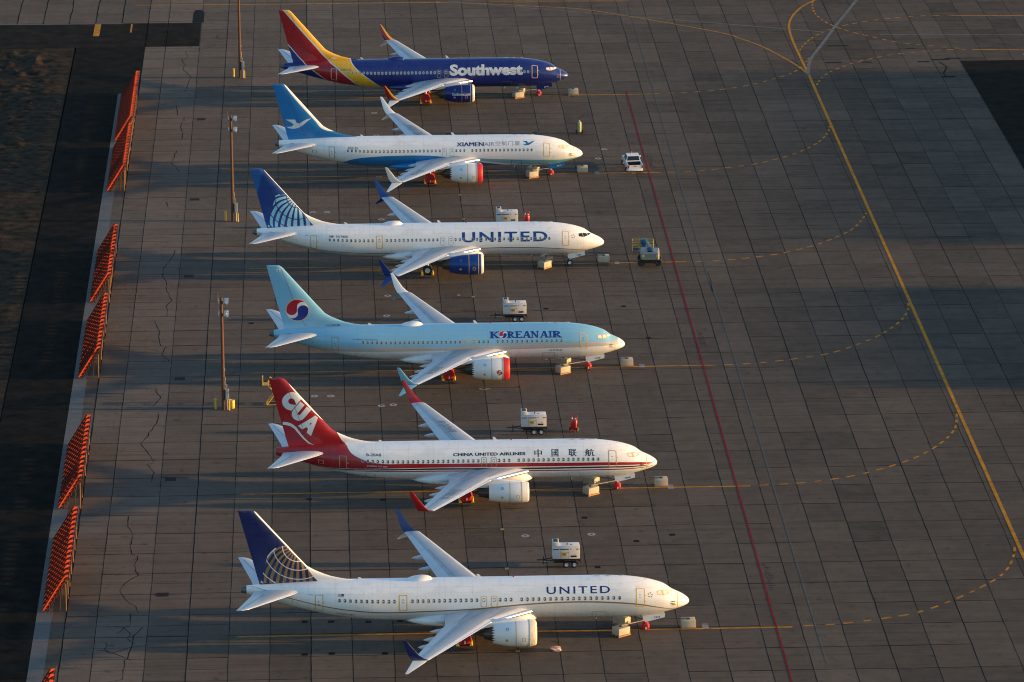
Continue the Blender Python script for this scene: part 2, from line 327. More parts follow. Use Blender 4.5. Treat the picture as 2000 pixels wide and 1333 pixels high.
def make_wing(root,side,cfg,sh):
    ys=[1.5,2.4,3.4,4.3,5.05,5.6,7,9,11.5,14,16.2,17.0,17.15]
    xi=[0,.004,.016,.045,.10,.148,.154,.25,.4,.55,.698,.704,.72,.85,.95,1]
    rows=[]
    for y in ys:
        s=side*y; le,te=wing_le(y)+sh,wing_te(y)+sh
        if y>17.1: le+=.06; te-=.05
        th=.135-.004*y if y<9 else .10
        inc=-.018*(te-le)*(1-y/20)
        rows.append((Vector((-le,s,wing_z(y))),Vector((-te,s,wing_z(y)+inc)),th,Vector((0,0,1)),.012))
    n=len(xi)
    def mf(i,k):
        top=k<n-1; q=k if top else 2*n-3-k
        if q<3: return 1
        if top and (q==5): return 3
        if top and q==10: return 3
        if top and 6<=q<10: return 0
        return 2
    bm=BM(); rings(bm,airfoil_rings(rows,xi),caps=(True,True),mif=mf)
    wg=obj('wing',bm,[M_CORO,M_ALU,M_WGREY,M_GAP],root)
    # spoiler and flap gaps, slat divisions
    def top(y,x):
        le,te=wing_le(y)+sh,wing_te(y)+sh; c=te-le; th=.135-.004*y if y<9 else .10
        return Vector((-(le+c*x),side*y,wing_z(y)-.018*c*(1-y/20)*x+c*(th*foil(x)+.012*(1-(2*x-1)**2))+.006))
    def gap(a,b,wd=.035):
        bm=BM()
        p=[a+(b-a)*t for t in (0,.25,.5,.75,1)]; d=(b-a).normalized(); q=Vector((0,0,1)).cross(d)*wd/2
        for u,v in zip(p,p[1:]):
            bm.faces.new([bm.verts.new(w_) for w_ in (u+q,u-q,v-q,v+q)])
        bmesh.ops.remove_doubles(bm,verts=bm.verts,dist=.0001); obj('panel_gap',bm,M_GAP,wg,smooth=False)
    for y in (7.2,9.0,10.8,12.6,5.6): gap(top(y,.58),top(y,.7),.035)
    for y in (7.6,10.3,13.0,15.6): gap(top(y,.02),top(y,.148),.03)
    for y in (12.9,16.4): gap(top(y,.7),top(y,.99),.035)
    for a,b in ((5.7,9),(9,12.8)): gap(top(a,.585),top(b,.585),.03)
    gap(top(2.3,.46),top(5.5,.6),.035); gap(top(2.6,.64),top(5.5,.8),.035); gap(top(2.2,.25),top(4.6,.16),.035)
    # flap track fairings under the trailing edge
    for y,L in ((3.3,2.6),(6.6,3.0),(9.4,2.7),(11.9,2.3)):
        te=wing_te(y)+sh; bm=BM()
        lathe(bm,(-(te-L*.62),side*y,wing_z(y)-.24),(-1,0,-.03),[(0,.02),(.25,.13),(.8,.2),(L*.6,.21),(L*.85,.13),(L,.02)],12)
        for v in bm.verts: v.co.z=(wing_z(y)-.24)+(v.co.z-(wing_z(y)-.24))*1.35
        obj('flap_track_fairing',bm,M_WGREY,wg)
    # winglets
    def blade(pts,mats,mif=None,name='winglet'):
        bm=BM(); rs=[]
        for (le,te,y,z,th) in pts:
            up=Vector((0,side*-1,0)) ; a,b=Vector((-(le+sh),side*y,z)),Vector((-(te+sh),side*y,z))
            rs.append((a,b,th,up,0))
        rings(bm,airfoil_rings(rs,XI),caps=(True,True),mif=mif)
        return obj(name,bm,mats,wg)
    n2=len(XI)
    if cfg['kind']=='split':
        zt=wing_z(17.1)
        up_pts=[(23.35,24.78,17.1,zt-.02,.09),(23.75,24.95,17.28,zt+.22,.085),(24.2,25.15,17.42,zt+.62,.08),(25.22,25.56,17.83,6.0,.07),(25.35,25.58,17.86,6.1,.05)]
        lo_pts=[(23.38,24.72,17.12,zt-.05,.09),(23.7,24.85,17.3,zt-.25,.08),(25.05,25.4,17.9,3.02,.07),(25.18,25.42,17.92,2.93,.05)]
        wu=blade(up_pts,cfg['wl'][:3] if len(cfg['wl'])>1 else cfg['wl'],(lambda i,k:cfg['wlf'](i,k if k<n2-1 else 2*n2-3-k,k<n2-1)) if 'wlf' in cfg else None)
        blade(lo_pts,cfg['wl_lo'],name='lower_winglet')
        tipz=lambda s_,z_:(-(s_+sh),side*(17.42+(z_-zt-.62)*.26+side*0)-(.0),z_)
        return wg,wu
    zt=wing_z(17.0)
    pts=[(23.3,24.72,17.05,zt,.10),(23.55,24.80,17.32,zt+.07,.095),(23.85,24.9,17.52,zt+.26,.09),(24.15,25.05,17.64,zt+.6,.08),(25.0,25.55,17.86,5.7,.07),(25.3,25.66,17.92,6.2,.06),(25.42,25.67,17.93,6.28,.04)]
    return wg,blade(pts,cfg['wl'])
def make_engine(root,side,cfg,sh):
    Y0=4.83*side; ng=cfg['kind']=='blended'
    if ng:
        e0,zc=13.35,1.52; out=[(.06,.80),(.02,.84),(0,.88),(.02,.93),(.1,1.0),(.28,1.05),(.8,1.11),(1.6,1.12),(2.7,1.06),(3.5,.96),(4.05,.87),(4.0,.83),(3.4,.80)]
        core=[(3.5,.70),(4.2,.62),(4.6,.52),(5.1,.42),(5.05,.36)]; plug=[(4.8,.30),(5.3,.2),(5.75,.03)]
    else:
        e0,zc=13.03,1.68; out=[(.1,.90),(.03,.94),(0,.99),(.02,1.04),(.12,1.13),(.32,1.2),(.8,1.265),(1.6,1.28),(2.5,1.235),(3.2,1.12),(3.72,1.0),(4.0,.95),(3.74,.96),(3.2,1.0)]
        core=[(3.3,.86),(3.9,.74),(4.4,.62),(4.85,.52),(4.8,.46)]; plug=[(4.6,.36),(5.2,.2),(5.9,.03)]
    E=thing_part('engine',root)
    o=(-(e0+sh),Y0,zc); bm=BM()
    jag=None if ng else (lambda j,k:(-.16 if k%2 else .14) if j==11 else 0)
    lathe(bm,o,(-1,0,0),out,48,mif=(lambda i,k:1 if i<4 or (i==4 and not cfg.get('cover')) else (2 if i>=(10 if ng else 11) else 0)),jag=jag)
    nac=obj('nacelle',bm,[cfg['nac'],cfg['lip'],M_DARK],root,angle=50); bpy.data.objects.remove(E); E=nac
    bm=BM(); lathe(bm,o,(-1,0,0),[(.1,.90 if not ng else .80),(.9,.86 if not ng else .78),(.92,.25),(.75,.18),(.5,.02)],32); obj('fan',bm,M_FAN,nac)
    bm=BM(); lathe(bm,o,(-1,0,0),core,32); lathe(bm,o,(-1,0,0),plug,24); obj('exhaust_cone',bm,M_DARK,nac)
    # tape rings and access panels
    if cfg.get('tape'):
        bm=BM(); f=pchip([(t,r) for t,r in out[2:11 if not ng else 11]])
        for t0 in cfg.get('tapes',(.42,1.75)):
            rr=[(t0-.035,f(t0-.035)+.008),(t0+.035,f(t0+.035)+.008)]; lathe(bm,o,(-1,0,0),rr,48)
        obj('sealing_tape',bm,cfg['tape'],nac)
    def patch(t,ang,wd,h,m,nm,ring=False):
        f=pchip([(a,b) for a,b in out[2:11]]); bm=BM()
        P=rrect(-wd/2,-h/2,wd/2,h/2,min(wd,h)*.3); 
        if ring:
            I=rrect(-wd/2+.05,-h/2+.05,wd/2-.05,h/2-.05,min(wd,h)*.22); bm.free(); bm=polys_bm(ring_polys(P,I))
        else: bm.free(); bm=polys_bm([P])
        def mp(u,v):
            r=f(t+u)+.008; a=R(ang)+v/r
            return (-(e0+sh+t+u),Y0+side*r*math.cos(a),zc+r*math.sin(a))
        return decal(nm,bm,mp,m,nac,.1)
    patch(2.75,-14,.26,.26,M_TAPE,'access_panel'); patch(1.15,-10,.34,.42,M_TAPE,'access_panel',True); patch(2.7,38,.26,.26,M_GREYP,'access_panel',True)
    if cfg.get('ecoltxt'):
        f=pchip([(a,b) for a,b in out[2:11]]); bm=text_bm(cfg['ecoltxt'],.02); fit(bm,-3.05,-.02,-.62,.36)
        decal('lettering',bm,lambda u,v:(-(e0+sh-u),Y0+side*(f(-u)+.01)*math.cos(v/1.25),zc+(f(-u)+.01)*math.sin(v/1.25)),cfg['ecolm'],nac,.1)
    if cfg.get('emblem_engine'): cfg['emblem_engine'](nac,e0+sh,Y0,zc,side,pchip([(a,b) for a,b in out[2:11]]))
    if cfg.get('cover'):
        bm=BM(); rr=1.24
        prof=[(-.05,.02),(-.06,.5),(-.05,.9),(-.02,1.05),(.06,1.13),(.2,1.19),(.45,1.245),(.62,1.275),(.64,1.262)]
        rnd=random.Random(3)
        lathe(bm,o,(-1,0,0),prof,64)
        for v in bm.verts:
            d=Vector((0,v.co.y-Y0,v.co.z-zc)); an=math.atan2(d.z,d.y)
            k=.012*math.sin(an*23+v.co.x*9)+.010*math.sin(an*41-v.co.x*14)
            v.co+=d.normalized()*k if d.length>.3 else Vector((k,0,0))
        obj('inlet_cover',bm,cfg['cover'],nac)
    # pylon
    bm=BM(); zt=wing_z(4.83)
    rs=[]
    top_n=zc+(1.28 if not ng else 1.12)
    for s,wd,z0,z1 in ((13.9,.05,top_n-.15,top_n+.02),(14.6,.18,top_n-.3,top_n+.12),(15.6,.24,top_n-.4,top_n+.2),(16.9,.26,top_n-.5,zt+.14),(18.2,.24,zc+.55,zt+.05),(19.6,.14,zc+.75,zt-.12),(20.6,.03,zt-.35,zt-.2)):
        s+=sh; y=Y0
        rs.append([(-s,y-wd,z0),(-s,y-wd,z1-.05),(-s,y-wd*.5,z1),(-s,y+wd*.5,z1),(-s,y+wd,z1-.05),(-s,y+wd,z0)])
    rings(bm,rs,caps=(True,True)); obj('pylon',bm,cfg.get('pylon',M_WHITE),nac)
    return nac
def thing_part(name,root): o=bpy.data.objects.new(name,None); return link(o,root)
def wheel(root,c,r,wd,cover=None):
    bm=BM(); x,y,z=c
    lathe(bm,(x,y-wd/2,z),(0,1,0),[(0,r*.55),(0,r*.8),(wd*.12,r*.96),(wd*.3,r),(wd*.7,r),(wd*.88,r*.96),(wd,r*.8),(wd,r*.55)],28)
    t=obj('wheel',bm,M_TYRE,root); bm=BM()
    lathe(bm,(x,y-wd/2,z),(0,1,0),[(.05,.02),(.03,r*.2),(.06,r*.3),(.02,r*.56),(wd-.02,r*.56),(wd-.06,r*.3),(wd-.03,.02)],24); obj('rim',bm,M_RIM,t)
    return t
def gear_cover(root,x,y,r,wd,m):
    bm=BM(); lathe(bm,(x,y-wd/2,r),(0,1,0),[(0,.02),(-.03,r*.6),(.02,r*.95),(.08,r*1.06),(wd*.5,r*1.1),(wd-.08,r*1.06),(wd-.02,r*.95),(wd,.02)],26)
    for v in bm.verts:
        if v.co.z<r*.7: v.co.x=x+(v.co.x-x)*(1+.18*(1-max(0,v.co.z)/(r*.7)))
        v.co.z=max(.03,v.co.z); v.co.x+=.012*math.sin(v.co.z*21+v.co.y*13)
    o=obj('wheel_cover',bm,m,root)
    bm=BM(); box(bm,(x+.05,y-wd/2-.045,r*.62),(.13,.02,.26),Matrix.Rotation(R(8),3,'Y')); obj('tag',bm,M_FOIL,o)
    return o
def globe(root,rim,radii,dm,lw,stripe_m,line_m,rim_m,clip,sh,duty=.5):
    """graticule: parallels ring a pole just ahead of the fin, meridians fan from it inside the rim curve"""
    px,pz=36.42,8.88; fr=pchip(rim)
    P=lambda rho,m:(-(px+rho*math.sin(R(m*fr(rho)))),pz-rho*math.cos(R(m*fr(rho))))
    def run(polys,m,name,off):
        bm=polys_bm(polys); bmesh.ops.remove_doubles(bm,verts=bm.verts,dist=.002)
        for (pu,pv),(nu,nv) in clip:
            bmesh.ops.bisect_plane(bm,geom=bm.verts[:]+bm.edges[:]+bm.faces[:],plane_co=(pu,pv,0),plane_no=(nu,nv,0),clear_outer=True)
        if not len(bm.faces): bm.free(); return
        return decal(name,bm,lambda u,v:finpt(-u,v,sh,off),m,root,.25,.2)
    rr=[.35+k*.15 for k in range(36)]; m=-.78; stripes=[]
    while m<.99:
        a,b=m,min(m+dm*duty,.995)
        run([[P(r0,a),P(r0,(a+b)/2),P(r1,(a+b)/2),P(r1,a)] for r0,r1 in zip(rr,rr[1:])]+[[P(r0,(a+b)/2),P(r0,b),P(r1,b),P(r1,(a+b)/2)] for r0,r1 in zip(rr,rr[1:])],stripe_m,'globe_meridian',.003); m+=dm
    for r0 in radii: run(band([P(r0,-.95+1.95*k/60) for k in range(61)],lw),line_m,'globe_parallel',.006)
    run(band([P(r0,1) for r0 in [2.1+k*.1 for k in range(32)]],lw*1.5),rim_m,'globe_rim',.008)
def finpt(s,z,sh,off):
    T=fin_rows(sh)
    for a,b in zip(T,T[1:]):
        if a[0]<=z<=b[0] or b is T[-1]:
            t=min(max((z-a[0])/(b[0]-a[0]),0),1); le,te,h=[a[i]+(b[i]-a[i])*t for i in (1,2,3)]; break
    x=min(max((s-le)/(te-le),0),1); th=h*foil(min(max(x,.0),1))/.5*1.0
    return (-s,-(th+off),z)
def airliner(name,cfg,label,loc):
    lng=cfg['lng']; sh9=1.55 if lng else 0; shA=AFT if lng else 0
    root=thing(name,label,'airliner',loc,0,'parked airliners in a row')
    LM=cfg['livery']
    # fuselage
    us=[0,.02,.05,.09,.14,.2,.28,.38,.5,.65,.82,1,1.2,1.4,1.6,1.69,1.8,2.0,2.2,2.4,2.7,3,3.4,3.8,4.4,5,5.6,6.2,7,8,9]
    ss=us+[10+k*1.2 for k in range(int((25+shA-10)/1.2))]; last=38.78+shA
    n=26; a0=ss[-1]; ss+= [a0+(last-a0)*k/n for k in range(1,n+1)]
    bm=BM(); seg=64; rs=[]
    for s in ss:
        zt,zb,hw,zw=section(s,lng); hw=max(hw,.004); r=[]
        for k in range(seg):
            a=2*math.pi*k/seg; r.append((-s,hw*math.cos(a),zw+max((zt-zw) if math.sin(a)>0 else (zw-zb),.004)*math.sin(a)))
        rs.append(r)
    rings(bm,rs,caps=(True,True)); fus=obj('fuselage',bm,LM,root,angle=60)
    zt,zb,hw,zw=section(last,lng); bm=BM()
    lathe(bm,(-last+.02,0,zw),(-1,0,.03),[(0,.38),(.1,.37),(.35,.30),(.52,.22),(.5,.15)] if cfg['kind']!='blended' else [(0,.36),(.05,.34),(.1,.25),(.08,.15)],24); obj('tail_cone',bm,mat('bare tail cone',(.12,.115,.11),.45,.5),root)
    # belly fairing
    bm=BM(); rs=[]
    for s,wd,z0,z1 in ((12.55,.25,1.75,2.0),(12.8,1.05,1.42,2.25),(13.3,1.62,1.27,2.42),(14.1,2.0,1.16,2.58),(15.2,2.22,1.1,2.68),(17,2.28,1.08,2.68),(20,2.28,1.08,2.6),(22,2.15,1.12,2.5),(23.3,1.8,1.2,2.3),(24.4,1.2,1.32,2.05),(25.2,.4,1.45,1.7)):
        s+=sh9; zm=(z0+z1)/2; h=(z1-z0)/2
        rs.append([(-s,wd*abs(math.cos(a))**.75*(1 if math.cos(a)>0 else -1),zm+h*abs(math.sin(a))**.8*(1 if math.sin(a)>0 else -1)) for a in [2*math.pi*(k+.5)/32 for k in range(32)]])
    rings(bm,rs,caps=(True,True)); obj('belly_fairing',bm,cfg.get('fairing',LM),root,angle=60)
    # fin
    bm=BM(); rs=[]
    for z,le,te,h in fin_rows(shA):
        c=te-le; r=[]
        for x in XI: r.append((-(le+c*x),-h*foil(x)/.5,z))
        for x in reversed(XI[1:-1]): r.append((-(le+c*x),h*foil(x)/.5,z))
        rs.append(r)
    rings(bm,rs,caps=(True,True)); fin=obj('tail_fin',bm,cfg['finmat'],root,angle=50)
    bm=polys_bm(band([(-(35.15+shA+.0),5.32),(-(35.9+shA),6.6),(-(37.9+shA),12.3)],.035)); decal('panel_gap',bm,lambda u,v:finpt(-u,v,shA,.006),M_LINE if not cfg.get('darkfin') else mat('rudder gap',(.03,.03,.04),.6),fin,.4)
    # stabilisers
    for sd in (-1,1):
        rows=[]
        for y,le,te,z in ((.3,33.45,38.1,4.62),(1.2,34.1,38.22,4.66),(1.9,34.6,38.32,4.7),(4.2,36.45,38.9,4.93),(6.3,38.12,39.43,5.14),(6.85,38.62,39.58,5.2),(7.15,39.1,39.66,5.23)):
            rows.append((Vector((-(le+shA),sd*y,z)),Vector((-(te+shA),sd*y,z)),.10,Vector((0,0,1)),0))
        bm=BM(); rings(bm,airfoil_rings(rows,XI),caps=(True,True),mif=lambda i,k:(1 if min(k,2*len(XI)-3-k)<2 else 0)); st=obj('stabilizer',bm,[cfg.get('stab',M_WGREY),M_ALU],root)
        bm=BM()
        for y0,y1,x0,x1 in ((2,6.6,.68,.68),):
            P=[]
            for y in (y0,(y0+y1)/2,y1):
                le=34.6+(y-1.9)*.8+shA; te=38.32+(y-1.9)*.253+shA; x=le+(te-le)*.68; P.append(Vector((-x,sd*y,4.7+(y-1.9)*.1+.10*(te-le)*foil(.68)+.012)))
            for a,b in zip(P,P[1:]): bm.faces.new([bm.verts.new(p) for p in (a+Vector((.02,0,0)),a-Vector((.02,0,0)),b-Vector((.02,0,0)),b+Vector((.02,0,0)))])
        obj('panel_gap',bm,M_LINE,st,smooth=False)
    wings=[make_wing(root,sd,cfg,sh9) for sd in (-1,1)]
    for sd in (-1,1): make_engine(root,sd,cfg,sh9)
    # landing gear
    for sd in (-1,1):
        s=19.62+sh9; bm=BM(); tube(bm,(-s,sd*2.86,.5),(-s,sd*2.7,2.4),.13,.17); tube(bm,(-s,sd*2.35,.55),(-s,sd*3.35,.55),.1); tube(bm,(-s,sd*2.8,1.1),(-s-.2,sd*1.4,1.6),.07)
        g=obj('main_gear',bm,M_STEEL,root)
        for dy in (-.43,.43): wheel(g,(-s,sd*2.86+dy,.56),.56,.4)
        if cfg.get('gear'): gear_cover(g,-s,sd*2.86,.58,1.36,M_RED)
        for dx in (.62,-.62):
            bm=BM(); box(bm,(-s+dx,sd*2.86,.11),(.3,1.5,.2),taper=(.4,1)); tube(bm,(-s+dx*1.06,sd*2.86-.62,.12),(-s+dx*1.1,sd*2.86-.62,.62),.04); obj('chock',bm,M_YEL,g,smooth=False)
    bm=BM(); tube(bm,(-4.1,0,.35),(-4.1,0,1.75),.1,.12); tube(bm,(-4.1,-.3,.36),(-4.1,.3,.36),.07); tube(bm,(-4.1,0,.95),(-5.3,0,1.6),.05); tube(bm,(-3.98,-.12,.95),(-3.9,-.12,1.0),.11); tube(bm,(-3.98,.12,.95),(-3.9,.12,1.0),.11)
    g=obj('nose_gear',bm,M_STEEL,root)
    for dy in (-.2,.2): wheel(g,(-4.1,dy,.345),.345,.2)
    if cfg.get('gear'): gear_cover(g,-4.1,0,.36,.72,M_RED)
    for sd in (-1,1):
        P=[(-4.35,1.02),(-4.35,1.55),(-2.3,1.78),(-2.3,1.36),(-3.9,.95)]; bm=BM()
        rings(bm,[[(x,sd*.50,z) for x,z in P],[(x,sd*.54,z) for x,z in P]],caps=(True,True)); d=obj('gear_door',bm,cfg['gdoor'],root,smooth=False)
        if sd<0 and cfg.get('gtxt'):
            t=text_bm(cfg['gtxt'],.02); fit(t,-3.32,1.28,-2.75,1.46)
            for v in t.verts: v.co=Vector((v.co.x,-.549,v.co.y+(v.co.x+3)*.14))
            obj('lettering',t,cfg['gtxtm'],d,smooth=False)
    # cockpit windows
    fr=[[(3.14,1.30),(2.70,1.55),(2.54,.90),(3.10,.88)],[(2.645,1.585),(2.15,1.83),(2.01,1.42),(2.50,.885)],[(2.11,1.92),(1.80,2.50),(1.57,2.60),(1.965,1.46)]]
    for sd in (-1,1):
        for q in fr:
            c=(sum(p[0] for p in q)/4,sum(p[1] for p in q)/4); inn=[(c[0]+(p[0]-c[0])*cfg.get('cwk',.74),c[1]+(p[1]-c[1])*cfg.get('cwk',.74)) for p in q]
            def sub(a): # resample edges
                out=[]
                for p,r_ in zip(a,a[1:]+a[:1]): out+=[(p[0]+(r_[0]-p[0])*t/4,p[1]+(r_[1]-p[1])*t/4) for t in range(4)]
                return out
            Q,I=sub(q),sub(inn); bm=polys_bm([[(c[0]*-1,c[1]),(-I[k][0],I[k][1]),(-I[(k+1)%16][0],I[(k+1)%16][1])] for k in range(16)])
            wdw=decal('cockpit_window',bm,onskin(lng,.003,sd),cfg['cw'],root,.1)
            bm=polys_bm([[(-u,v) for u,v in p] for p in ring_polys(Q,I)]); decal('window_frame',bm,onskin(lng,.005,sd),cfg['cwf'],wdw,.1)
    # cabin windows on the side in view
    ring=rrect(-.14,-.205,.14,.205,.12); inner=rrect(-.105,-.165,.105,.165,.095); cnt=0
    for s in cfg['windows']:
        P=[(-s+u,.34+v) for u,v in ring]; I=[(-s+u,.34+v) for u,v in inner]; bm=polys_bm([I])
        wn=decal('cabin_window',bm,onskin(lng,.003),cfg.get('pane',M_PANE),root,None)
        bm=polys_bm(ring_polys(P,I)); decal('window_rim',bm,onskin(lng,.0045),cfg.get('wrim',M_WFR),wn,None)
    # doors
    def door(s0,s1,a0,a1,fm,r=.14,wd=.085,name='door',marks=True):
        P=rrect(-s1,a0,-s0,a1,r); I=rrect(-s1+wd,a0+wd,-s0-wd,a1-wd,max(r-wd,.03)); bm=polys_bm([I])
        d=decal(name,bm,onskin(lng,.0015),LM,root,.1,.3)
        bm=polys_bm(ring_polys(P,I)); decal('door_outline',bm,onskin(lng,.0035),fm,d,.1)
        if marks:
            h=a1-a0; bm=polys_bm([rrect(-s0-.06,a0+h*.58,-s0+.18,a0+h*.62,.02),rrect(-s0-.06,a0+h*.27,-s0+.16,a0+h*.30,.015)]); decal('handle',bm,onskin(lng,.006),M_TAPE,d,None)
            bm=polys_bm([circle(-(s0+s1)/2-.05,a0+h*.62,.055,12),rrect(-s1+.28,a0+h*.46,-s1+.5,a0+h*.48,.008)]); decal('peephole',bm,onskin(lng,.006),M_BLACK,d,None)
        return d
    df=cfg['doorf']
    door(4.27,5.1,-.54,1.42,df[0]); door(31.66+shA,32.44+shA,-1.34,.84,df[1],.08)
    if lng: door(26.41,27.19,-.6,.94,df[1],.06,marks=False)
    for s0,s1 in ((17.45,18.03),(16.48,17.06)): door(s0+sh9,s1+sh9,-.33,.72,df[2],.16,.06,'exit_hatch',False)
    door(28.75+shA,29.8+shA,-2.25,-1.2,df[3],.05,.05,'cargo_hatch',False); door(7.85,9.2,-2.2,-1.0,df[3],.05,.05,'cargo_hatch',False)
    door(34.0+shA,34.55+shA,-.75,-.1,df[3],.03,.045,'access_hatch',False)
    # radome joint tape, probes
    if cfg.get('radome'):
        bm=polys_bm([[(-1.19,-2.6+k*.1),(-1.135,-2.6+k*.1),(-1.135,-2.5+k*.1),(-1.19,-2.5+k*.1)] for k in range(54)]); decal('radome_joint',bm,onskin(lng,.004),cfg['radome'],root,None)
        bm=BM()
        for a_,s_ in ((.25,1.62),(-.12,1.66),(-.35,1.55)):
            p=Vector(skin(s_,a_,lng,.02)); tube(bm,p,p+Vector((.22,-.05,.0)),.045,.03,8); tube(bm,p,p+Vector((0,-.06,0)),.05,.05,8)
        obj('probe_cover',bm,M_TAPE,root)
    # roof antennas and dome
    for s in (6.4,7.6,8.6): bm=BM(); box(bm,(-s,0,5.4),(.5,.12,.06),bev=.02); obj('roof_fitting',bm,M_WFR,root)
    for s,h in ((16.4+sh9*2,.38),(28.0+shA,.26)):
        bm=BM(); rings(bm,[[(-s-.25,-.02,5.36),(-s-.25,.02,5.36),(-s+.15,.02,5.36),(-s+.15,-.02,5.36)],[(-s-.42,-.012,5.4+h),(-s-.42,.012,5.4+h),(-s-.2,.012,5.4+h),(-s-.2,-.012,5.4+h)]],caps=(True,True)); obj('antenna',bm,M_WHITE,root,smooth=False)
    bm=BM(); lathe(bm,(-(14.9+sh9),.1,5.38),(0,0,1),[(0,.09),(.08,.08),(.13,.02)],12); obj('beacon',bm,M_REDP,root)
    if cfg.get('dome'):
        bm=BM(); sC=23.55+ (1.67 if lng else 0); bmesh.ops.create_uvsphere(bm,u_segments=32,v_segments=16,radius=1)
        for v in bm.verts:
            x=v.co.x; v.co=Vector((-sC+1.2*x-.0,v.co.y*.52*(1-.1*x),5.36+v.co.z*(.40+.10*x)))
        obj('antenna_dome',bm,cfg['dome'],root)
    bm=BM(); tube(bm,(-13.2-sh9,-.3,1.42),(-13.45-sh9,-.36,1.1),.05,.03); tube(bm,(-8.6,0,1.42),(-8.75,0,1.12),.06,.03); obj('belly_antenna',bm,M_WHITE,root)
    # static details on tail: pivot marks
    bm=polys_bm([rrect(-(37.3+shA),.05+.9,-(36.9+shA),1.0+.05,.02),rrect(-(35.15+shA),.45,-(35.02+shA),.75,.02)]); decal('pivot_slot',bm,onskin(lng,.004),M_BLACK,root,None)
    return root,fin,wings
def words(root,lng,txt,s0,a0,s1,a1,m,bold=.0,name='lettering',off=.004,shear=0,space=1.0):
    bm=text_bm(txt,bold,space); fit(bm,-s0,a0,-s1,a1)
    if shear:
        for v in bm.verts: v.co.x+=(v.co.y-a0)*shear
    return decal(name,bm,onskin(lng,off),m,root,.12)
def letters(root,lng,chars,spans,a0,a1,m,bold,off=.004):
    for ch,(s0,s1) in zip(chars,spans): words(root,lng,ch,s0,a0,s1,a1,m,bold,'letter',off)
def wingtext(wg,sh,side,txt,y0,y1,x0,x1,m,flip):
    bm=text_bm(txt,.015); fit(bm,0,0,1,1)
    def mp(u,v):
        if flip: u,v=1-u,1-v
        y=y0+(y1-y0)*u; xi=x0+(x1-x0)*(1-v); le,te=wing_le(y)+sh,wing_te(y)+sh; c=te-le; th=.135-.004*y if y<9 else .10
        return (-(le+c*xi),side*y,wing_z(y)-.018*c*(1-y/20)*xi+c*(th*foil(xi)+.012*(1-(2*xi-1)**2))+.015)
    return decal('lettering',bm,mp,m,wg,.1,.1)
def weld(bm): bmesh.ops.remove_doubles(bm,verts=bm.verts,dist=.0005); return bm
def taeguk(root,mapper,cu,cv,r,rim,k=''):
    """round red and blue emblem parted by a white wave"""
    Z=lambda pts:[(cu+x*r,cv+y*r) for x,y in pts]
    disc=lambda rr:circle(0,0,rr,48)
    def put(polys,m,off): decal('round_emblem',weld(polys_bm([Z(p) for p in polys])),lambda u,v:mapper(u,v,off),m,root,r/8,r/8)
    put([disc(1.05)],rim,.003); put([disc(.97)],col('emblem white',(.72,.70,.67)),.005)
    ro=R(14)
    rot=lambda p:(p[0]*math.cos(ro)-p[1]*math.sin(ro),p[0]*math.sin(ro)+p[1]*math.cos(ro))
    S=lambda x:-math.sqrt(max(0,.4750**2-(x+.475)**2)) if x<0 else math.sqrt(max(0,.475**2-(x-.475)**2))
    xs_=[-.95*math.cos(math.pi*k/40) for k in range(41)]; reds=[];blus=[]
    for xa,xb in zip(xs_,xs_[1:]):
        q=[]
        for x in (xa,xb): t=math.sqrt(max(0,.95**2-x*x)); m_=S(x); q.append((x,min(t,m_+.15),t,-t,max(-t,m_-.15)))
        (x0,r0,t0,b0,l0),(x1,r1,t1,b1,l1)=q
        if t0-r0>.01 or t1-r1>.01: reds.append([(x0,r0),(x1,r1),(x1,t1),(x0,t0)])
        if l0-b0>.01 or l1-b1>.01: blus.append([(x0,b0),(x1,b1),(x1,l1),(x0,l0)])
    put([[rot(p) for p in q] for q in reds],col('emblem red',(.42,.010,.02)),.007); put([[rot(p) for p in q] for q in blus],col('emblem blue',(.008,.03,.20)),.007)
def bird(root,mapper,pts,m):
    decal('bird_emblem',polys_bm([pts]),mapper,m,root,.15,.15)
def flag(root,lng,s0,s1,a0,a1):
    h=(a1-a0); L=s0-s1
    F=words_poly=polys_bm([[(-s0,a0),(-s1,a0),(-s1,a1),(-s0,a1)]]); d=decal('flag',F,onskin(lng,.0045),col('flag white',(.6,.6,.6)),root,.1)
    decal('flag',polys_bm([[(-s0,a0+h*(2*k)/7),(-s1,a0+h*(2*k)/7),(-s1,a0+h*(2*k+1)/7),(-s0,a0+h*(2*k+1)/7)] for k in range(4)]),onskin(lng,.006),col('flag red',(.25,.09,.10)),root,None)
    decal('flag',polys_bm([[(-s1-L*.42,a0+h*.46),(-s1,a0+h*.46),(-s1,a1),(-s1-L*.42,a1)]]),onskin(lng,.0075),M_NAVY,root,None)
def ZL(pts,lng,b=0): return [(s,zarc(s,a+b,lng)) for s,a in pts]
def lin(a,b,n): return [a+(b-a)*k/(n-1) for k in range(n)]
WIN_MID=[17.74,16.77]; 
def wins(lng,front,nf,aft_last,na):
    sh=1.55 if lng else 0
    W=[s+sh for s in (17.74,16.77,16.22,15.71,15.2)]+lin(*front,nf)
    W+=lin(18.33+sh,aft_last,na) if not lng else []
    return W
W8=wins(False,(14.18,6.62),16,30.02,24)
W9=wins(True,(15.77,6.64),18,0,0)+lin(19.93,25.93,13)+[26.8]+lin(27.61,32.7,11)
NAVY=(.010,.018,.10); UBL=(.006,.040,.205); RED=(.33,.007,.013); KBL=(.19,.445,.63); SBL=(.005,.018,.15); XBL=(.006,.165,.43)
M_UBL=col('mid blue paint',UBL,.28); M_KBL=col('sky blue paint',KBL,.28); M_SBL=col('deep blue paint',SBL,.25); M_SYEL=col('golden yellow paint',(.80,.40,.02)); M_XBL=col('azure paint',XBL)
